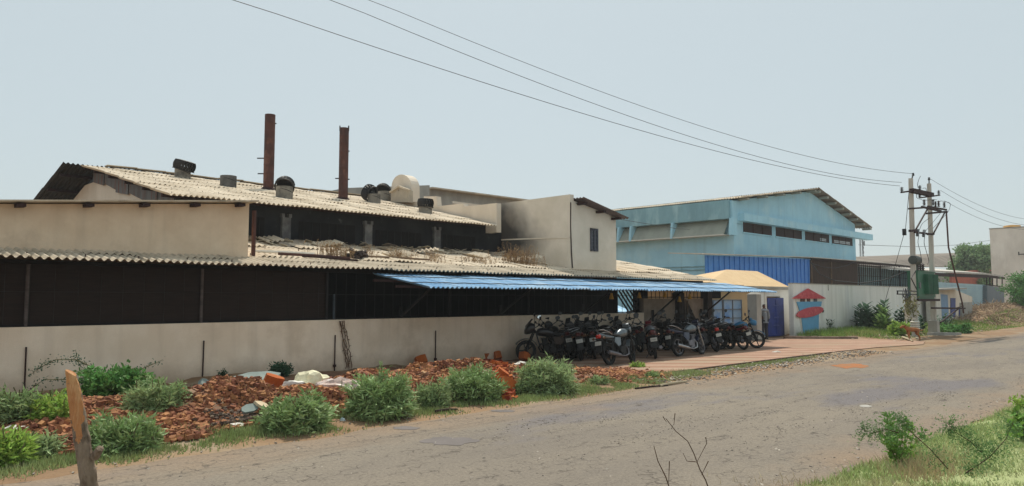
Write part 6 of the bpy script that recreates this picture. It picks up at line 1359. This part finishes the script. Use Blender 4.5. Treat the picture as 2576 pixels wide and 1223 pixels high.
def f_rail(b):
    for s in (-1, 1): b.tube([(.10, s * .13, .80), (-.05, s * .15, .86), (-.26, s * .12, .93), (-.33, s * .05, .94)], .013, 6)
    b.tube([(-.33, -.05, .94), (-.34, 0, .94), (-.33, .05, .94)], .013, 6)
def f_taillight(b): loft(b, [(-.34, .065, .72, .83, .6), (-.38, .075, .71, .82, .6), (-.42, .05, .73, .80, .6)])
def f_plate(b): b.cbox((-.43, 0, .59), (.012, .19, .105), (0, .18, 0))
def f_rfender(b):
    pts = []
    for k in range(10):
        a = R(55 + 110 * k / 9); pts.append((math.cos(a) * (WR + .05), math.sin(a) * (WR + .05) + WR))
    for (x0, z0), (x1, z1) in zip(pts, pts[1:]): b.prism([(x0, -.075, z0), (x1, -.075, z1), (x1, .075, z1), (x0, .075, z0)], ((x0) * .03, 0, .012))
    b.cbox((-.40, 0, .52), (.02, .17, .36), (0, .3, 0)); b.cbox((-.34, 0, .68), (.2, .12, .03), (0, .2, 0))
def f_ffender(b):
    pts = []
    for k in range(10):
        a = R(30 + 125 * k / 9); pts.append((WB + math.cos(a) * (WR + .035), math.sin(a) * (WR + .035) + WR))
    for (x0, z0), (x1, z1) in zip(pts, pts[1:]): b.prism([(x0, -.06, z0), (x1, -.06, z1), (x1, .06, z1), (x0, .06, z0)], ((x0 - WB) * .04, 0, .014))
def f_fork(b):
    for s in (-1, 1): b.tube([(WB, s * .09, WR), (WB - .10, s * .09, .56), (WB - .24, s * .085, .90)], [.028, .024, .018], 8)
    b.bar((WB - .21, -.11, .84), (WB - .21, .11, .84), .05, .04)
def f_bar(b):
    b.tube([(.90, -.36, 1.03), (.97, -.26, 1.06), (1.03, -.10, .97), (1.03, .10, .97), (.97, .26, 1.06), (.90, .36, 1.03)], .012, 7)
def f_grips(b):
    for s in (-1, 1): b.tube([(.88, s * .39, 1.02), (.93, s * .29, 1.05)], .02, 8); b.tube([(.98, s * .28, 1.07), (.96, s * .40, 1.03)], .007, 5); b.cbox((.97, s * .25, 1.075), (.05, .05, .06))
def f_head(b): loft(b, [(1.30, .06, .84, .96, .8), (1.26, .10, .80, 1.0, .8), (1.15, .12, .80, 1.03, .75), (1.06, .09, .84, 1.0, .8)]); b.cbox((1.08, 0, 1.04), (.07, .18, .07), (0, -.5, 0))
def f_fairing(b):
    loft(b, [(1.33, .05, .78, .88, .7), (1.28, .12, .76, 1.0, .7), (1.16, .145, .78, 1.10, .7), (1.05, .12, .86, 1.06, .8)]); b.prism([(1.30, -.09, .98), (1.30, .09, .98), (1.12, .07, 1.20), (1.12, -.07, 1.20)], (-.012, 0, 0))
def f_lens(b): b.lathe([(.0, .03), (.06, .02), (.085, 0), (.085, -.03)], Matrix.Translation((1.29, 0, .90)) @ Matrix.Rotation(R(90), 4, 'Y'), 16)
def f_mirror_arm(b, s): b.tube([(.98, s * .24, 1.07), (.99, s * .30, 1.18), (.97, s * .34, 1.24)], .008, 5)
def f_mirror_shell(b, s): b.lathe([(.01, .03), (.05, .02), (.07, -.008)], Matrix.Translation((.97, s * .37, 1.27)) @ Matrix.Diagonal((1, 1.15, .8, 1)) @ Matrix.Rotation(R(90), 4, 'Y'), 14)
def f_mirror_glass(b, s): b.lathe([(.062, -.012), (.062, -.016)], Matrix.Translation((.97, s * .37, 1.27)) @ Matrix.Diagonal((1, 1.15, .8, 1)) @ Matrix.Rotation(R(90), 4, 'Y'), 14)
def f_ind(b, s, x): b.lathe([(.008, -.05), (.028, -.03), (.034, 0), (.02, .03)], Matrix.Translation((x, s * .17, .72 if x < 0 else .88)) @ Matrix.Rotation(R(90), 4, 'Y'), 10); b.bar((x, s * .06, .72 if x < 0 else .88), (x, s * .17, .72 if x < 0 else .88), .014)
def text_mesh(s, size):
    cu = bpy.data.curves.new('lettering', 'FONT'); cu.body = s; cu.size = size; cu.align_x = 'CENTER'; cu.align_y = 'CENTER'; cu.extrude = .001
    tmp = bpy.data.objects.new('lettering_source', cu); col.objects.link(tmp); bpy.context.view_layer.update()
    me = bpy.data.meshes.new_from_object(tmp.evaluated_get(bpy.context.evaluated_depsgraph_get())); bpy.data.objects.remove(tmp); bpy.data.curves.remove(cu)
    me.name = 'lettering'; me.materials.clear(); me.materials.append(m_ink); return me
def motorcycle(loc, head, label, body=P_BLACK, tank=None, rim=m_bkm, wire=False, fairing=True, exh=m_bkm, bars=m_bkm, plate=None, lean=8, steer=12, rail=m_chr, mir=(1, 1), tail=None, eng=m_bkm, parent=None, lens=None, pl_on=True, shiny=False):
    t = thing('motorcycle', label, 'motorcycle', (0, 0, 0), 'motorcycles parked under the blue canopy'); tank = tank or body; tail = tail or body
    def ad(key, fn, m, par=t, nm=None, sm=True):
        o = bpy.data.objects.new(nm or key, part_mesh(key, fn, m, sm)); col.objects.link(o); o.parent = par; return o
    fs = R(steer)
    Mst = Matrix.Translation((1.03, 0, 0)) @ Matrix.Rotation(fs, 4, 'Z') @ Matrix.Translation((-1.03, 0, 0))
    def steerd(o): o.matrix_local = Mst @ o.matrix_local; return o
    for front in (0, 1):
        w = ad('tyre', f_tyre, m_tyre, nm='wheel'); r_ = ad('wire_rim' if wire else 'rim', f_wire_rim if wire else f_rim, rim, w, 'rim')
        w.location = (WB if front else 0, 0, WR)
        if front: w.matrix_local = Mst @ Matrix.Translation((WB, 0, WR))
    ad('frame', f_frame, m_bkm); ad('engine', f_engine, eng, sm=False); ad('exhaust', f_exhaust, exh); ad('fuel_tank', f_tank, tank); ad('seat', f_seat, m_seat); [ad('side_panel%d' % s, lambda b: f_side(b, s), body, nm='side_panel', sm=False) for s in (-1, 1)]; ad('tail_cowl', f_tail, tail); ad('grab_rail', f_rail, rail)
    ad('tail_light', f_taillight, lens or m_tail_d); ad('rear_fender', f_rfender, m_bkm, sm=False)
    pl = ad('number_plate', f_plate, m_plate if pl_on else m_bkm, sm=False)
    if plate:
        me = text_mesh(plate, .066); o = bpy.data.objects.new('lettering', me); col.objects.link(o); o.parent = pl
        o.matrix_local = Matrix.Translation((-.4375, 0, .585)) @ Matrix.Rotation(.18, 4, 'Y') @ Matrix(((0, 0, -1, 0), (-1, 0, 0, 0), (0, 1, 0, 0), (0, 0, 0, 1)))
    steerd(ad('front_fender', f_ffender, body, sm=False)); steerd(ad('fork', f_fork, bars)); hb = steerd(ad('handlebar', f_bar, bars)); g_ = ad('grips', f_grips, m_seat, hb)
    hl = steerd(ad('fairing' if fairing else 'headlamp_shell', f_fairing if fairing else f_head, body)); ad('headlight', f_lens, m_lens, hl)
    for s, on in ((-1, mir[0]), (1, mir[1])):
        if not on: continue
        ma = steerd(ad('mirror_arm%d' % s, lambda b: f_mirror_arm(b, s), m_bkm, nm='mirror')); ad('mirror_shell%d' % s, lambda b: f_mirror_shell(b, s), m_bk, ma, 'mirror_shell'); ad('mirror_glass%d' % s, lambda b: f_mirror_glass(b, s), m_mirror if shiny and s > 0 else m_mirror_d, ma, 'mirror_glass')
    for s in (-1, 1): ad('indicator%d' % s, lambda b: f_ind(b, s, -.36), m_amber_d, nm='indicator')
    t.scale = (1.1, 1.1, 1.1); t.location = loc; t.rotation_mode = 'XYZ'; t.rotation_euler = (R(-lean), 0, head); return t
def bike2(rear, front, *a, **k):           # by the two tyre contact pixels
    r_ = atZ(*rear, .012); f_ = atZ(*front, .012); return motorcycle((r_.x, r_.y, .012), math.atan2(f_.y - r_.y, f_.x - r_.x), *a, **k)
def bikeh(rear, hdg, *a, **k):
    r_ = atZ(*rear, .012); return motorcycle((r_.x, r_.y, .012), R(hdg), *a, **k)
motorcycle((17.75, 15.35, .0), R(150), 'black faired motorcycle facing left, leftmost under the canopy', lean=6, steer=-4)
bikeh((1425, 905), 62, 'black motorcycle with tilted white plate just right of the leftmost one', plate='2103', lean=8, shiny=True)
bikeh((1462, 908), 48, 'black motorcycle with broad dark red tail light behind the last bush', rail=m_bkm, lean=10)
bikeh((1497, 903), 42, 'black motorcycle with chrome grab rail left of the silver and red one', lean=8)
bike2((1535, 919), (1598, 911), 'silver and black motorcycle with bright red tail and red side tube, standing broadside', body=P_SILVER, tank=P_SILVER, tail=P_SILVER, exh=m_alu, rim=m_bkm, lean=9, steer=16, fairing=False, lens=m_taillens)
bikeh((1590, 892), 52, 'black motorcycle with diagonal white plate behind the silver and red one', tail=P_BLACK, lean=8)
bikeh((1612, 887), 60, 'plain black motorcycle standing left of the maroon one', lean=10, fairing=False, pl_on=False)
bikeh((1650, 903), 38, 'dusty maroon motorcycle with clear white number plate', body=P_MAROON, tank=P_SILVER, wire=True, rim=m_alu, exh=m_alu, eng=m_alu, plate='7469', rail=m_alu, lean=8, fairing=False)
bike2((1709, 897), (1768, 892), 'dark motorcycle with chrome bars and silver exhaust, standing broadside', body=P_DKBLUE, tank=P_SILVER, rim=m_alu, exh=m_chr, bars=m_chr, eng=m_alu, lean=9, steer=14, fairing=False)
bikeh((1690, 880), 60, 'black motorcycle with pale bright mirror behind the chrome one', lean=7, shiny=True, pl_on=False)
bikeh((1803, 885), 55, 'black motorcycle with orange red tail light and small plate', tank=P_BLACK, rim=m_alu, exh=m_alu, lean=12, fairing=False, lens=m_taillens)
bikeh((1838, 878), 70, 'dark motorcycle with pale fairing between the two right hand ones', body=P_BLACK, tank=P_DKBLUE, exh=m_chr, bars=m_chr, lean=10, pl_on=False)
bikeh((1872, 880), 66, 'dusty dark red tailed motorcycle second from the right', body=P_BLACK, tail=P_MAROON, wire=True, rim=m_alu, exh=m_alu, rail=m_alu, lean=14, fairing=False)
f_ = atZ(1896, 876, .012); motorcycle((f_.x - .65, f_.y + 1.1, .012), R(-60), 'bright blue fronted motorcycle facing the road, rightmost under the canopy', body=P_BLUE, tank=P_BLUE, exh=m_alu, lean=10, steer=8, fairing=False)
for (x, y, h, lab) in ((19.0, 15.75, 75, 'black motorcycle in the back row behind the silver and red one'), (20.3, 15.8, 95, 'black motorcycle in the back row behind the maroon one'), (23.6, 15.2, 80, 'black motorcycle in the back row behind the chrome barred one'), (25.4, 15.3, 100, 'black motorcycle in the back row near the leaning board')):
    motorcycle((x, y - .9, .012), R(h), lab, lean=8, fairing=(x < 21), pl_on=False)
# ------------------------------------------------------------------ person and dog
def skin_obj(name, verts, edges, radii, m, parent=None, sub=2, loc=(0, 0, 0), rotz=0):
    me = bpy.data.meshes.new(name); me.from_pydata([Vector(v) for v in verts], edges, []); o = bpy.data.objects.new(name, me); col.objects.link(o)
    md = o.modifiers.new('skin', 'SKIN'); sv = me.skin_vertices[0].data
    for i, r in enumerate(radii): sv[i].radius = (r, r) if not isinstance(r, tuple) else r
    sv[0].use_root = True; ss = o.modifiers.new('sub', 'SUBSURF'); ss.levels = sub; ss.render_levels = sub
    bpy.context.view_layer.update(); ev = o.evaluated_get(bpy.context.evaluated_depsgraph_get()); nm = bpy.data.meshes.new_from_object(ev); bpy.data.objects.remove(o); bpy.data.meshes.remove(me)
    nm.name = name; nm.materials.clear(); nm.materials.append(m)
    nm.polygons.foreach_set('use_smooth', [True] * len(nm.polygons)); o2 = bpy.data.objects.new(name, nm); col.objects.link(o2)
    if parent: o2.parent = parent
    return o2
pc = atZ(1924, 853, .012)
pr = thing('person', 'person in pale shirt and dark trousers standing back turned beside the navy door', 'person', (pc.x, pc.y, .012)); pr.rotation_euler[2] = R(62)
m_skin = mat('brown_skin', srgb('#5e3f31'), srgb('#523629'), 6, .6); m_shirt = mat('grey_white_shirt', srgb('#8d9298'), srgb('#7c8188'), 5, .9, stretch=(4, 4, .5)); m_trs = mat('charcoal_trousers', srgb('#3a3a44'), srgb('#31313a'), 5, .9); m_hair = mat('black_hair', (.012, .01, .01), (.02, .018, .017), 6, .7); m_shoe = mat('dark_shoe', (.03, .022, .018), (.02, .016, .014), 6, .6)
bv = [(0, 0, .92), (0, 0, 1.1), (0, 0, 1.30), (-.01, 0, 1.40), (.0, 0, 1.47), (.02, 0, 1.55), (.025, 0, 1.63),
      (0, .19, 1.36), (-.02, .24, 1.08), (.05, .25, .84), (.08, .25, .77), (0, -.19, 1.36), (-.02, -.24, 1.08), (.06, -.24, .85), (.09, -.24, .78),
      (0, .10, .86), (.02, .10, .48), (-.02, .10, .09), (0, -.10, .86), (.03, -.10, .48), (-.01, -.10, .09), (.10, .11, .04), (.11, -.11, .04)]
be = [(0, 1), (1, 2), (2, 3), (3, 4), (4, 5), (5, 6), (3, 7), (7, 8), (8, 9), (9, 10), (3, 11), (11, 12), (12, 13), (13, 14), (0, 15), (15, 16), (16, 17), (0, 18), (18, 19), (19, 20), (17, 21), (20, 22)]
br = [.13, .12, .14, .10, .052, .085, .075, .06, .045, .032, .035, .06, .045, .032, .035, .085, .06, .045, .085, .06, .045, .04, .04]
skin_obj('body', bv, be, br, m_skin, pr)
skin_obj('shirt', [bv[0], bv[1], bv[2], (-.01, 0, 1.405), (0, .195, 1.365), (-.02, .245, 1.07), (.03, .25, .93), (0, -.195, 1.365), (-.02, -.245, 1.07), (.03, -.245, .93), (0, 0, .82)], [(0, 1), (1, 2), (2, 3), (3, 4), (4, 5), (5, 6), (3, 7), (7, 8), (8, 9), (0, 10)], [(.175, .135), (.165, .13), (.19, .14), (.12, .1), .078, .064, .055, .078, .064, .055, (.185, .14)], m_shirt, pr)
skin_obj('trousers', [(0, 0, .93), (0, .10, .86), (.02, .105, .48), (-.02, .105, .07), (0, -.10, .86), (.03, -.105, .48), (-.01, -.105, .07)], [(0, 1), (1, 2), (2, 3), (0, 4), (4, 5), (5, 6)], [(.16, .125), .105, .085, .08, .105, .085, .08], m_trs, pr)
skin_obj('hair', [(.0, 0, 1.60), (.015, 0, 1.66)], [(0, 1)], [.088, .08], m_hair, pr)
b = MB()
for s in (-1, 1): loft(b, [(-.08, .04, .0, .08, .8), (.05, .05, .0, .09, .8), (.18, .035, .0, .05, .8)]); b.v[-42:] = [(x, y + s * .105, z) for x, y, z in b.v[-42:]]
o = b.build('shoes', m_shoe); o.parent = pr
# dog: lean tan street dog walking to the left
dc = atZ(2296, 857, 0.0)
dg = thing('dog', 'lean tan street dog walking left across the road edge by the poles', 'dog', (dc.x, dc.y, height(dc.x, dc.y))); face = -_r * .96 - _u * .2; dg.rotation_euler[2] = math.atan2(face.y, face.x)
m_dog = mat('tan_dog_fur', srgb('#a0693f'), srgb('#8c5833'), 4, .9, fine=.06)
dv = [(-.22, 0, .53), (0, 0, .50), (.20, 0, .52), (.33, 0, .60), (.42, 0, .66), (.50, 0, .66), (.60, 0, .615), (.665, 0, .60),          # 0-7 spine to muzzle
      (.22, .07, .46), (.23, .075, .30), (.25, .075, .15), (.24, .075, .03), (.28, .075, .015),                                       # front left
      (.20, -.07, .46), (.17, -.075, .30), (.12, -.075, .16), (.09, -.075, .03), (.12, -.075, .015),                                  # front right
      (-.26, .07, .46), (-.20, .08, .32), (-.32, .08, .20), (-.33, .08, .03), (-.29, .08, .015),                                      # hind left
      (-.26, -.07, .46), (-.28, -.08, .31), (-.42, -.08, .20), (-.46, -.08, .03), (-.42, -.08, .015),                                 # hind right
      (-.33, 0, .52), (-.44, 0, .47), (-.52, 0, .47), (-.58, 0, .51)]
de = [(0, 1), (1, 2), (2, 3), (3, 4), (4, 5), (5, 6), (6, 7), (2, 8), (8, 9), (9, 10), (10, 11), (11, 12), (2, 13), (13, 14), (14, 15), (15, 16), (16, 17), (0, 18), (18, 19), (19, 20), (20, 21), (21, 22), (0, 23), (23, 24), (24, 25), (25, 26), (26, 27), (0, 28), (28, 29), (29, 30), (30, 31)]
drr = [.10, .10, .13, .075, .065, .075, .04, .028, .06, .038, .026, .022, .024, .06, .038, .026, .022, .024, .075, .055, .027, .022, .024, .075, .055, .027, .022, .024, .05, .024, .02, .012]
skin_obj('body', dv, de, drr, m_dog, dg)
b = MB()
for s in (-1, 1): b.prism([(.47, s * .03, .70), (.42, s * .07, .70), (.43, s * .085, .62)], (.02, s * .01, .0))
o = b.build('ears', mat('dark_tan_ear', srgb('#7a4a2c'), srgb('#6c4127'), 5, .9)); o.parent = dg
# ------------------------------------------------------------------ summer haze
hz_ = MB(); hz_.box((-130, -130, -2.5), (170, 190, 26)); ho = hz_.build('haze', None); stuff(ho)
hm = bpy.data.materials.new('milky_air'); hm.use_nodes = True; hn = hm.node_tree; hn.nodes.clear()
pv_ = hn.nodes.new('ShaderNodeVolumePrincipled'); pv_.inputs['Color'].default_value = (.80, .85, .88, 1); pv_.inputs['Density'].default_value = 0.0007; pv_.inputs['Anisotropy'].default_value = 0.2
hout = hn.nodes.new('ShaderNodeOutputMaterial'); hn.links.new(pv_.outputs[0], hout.inputs['Volume']); ho.data.materials.append(hm)
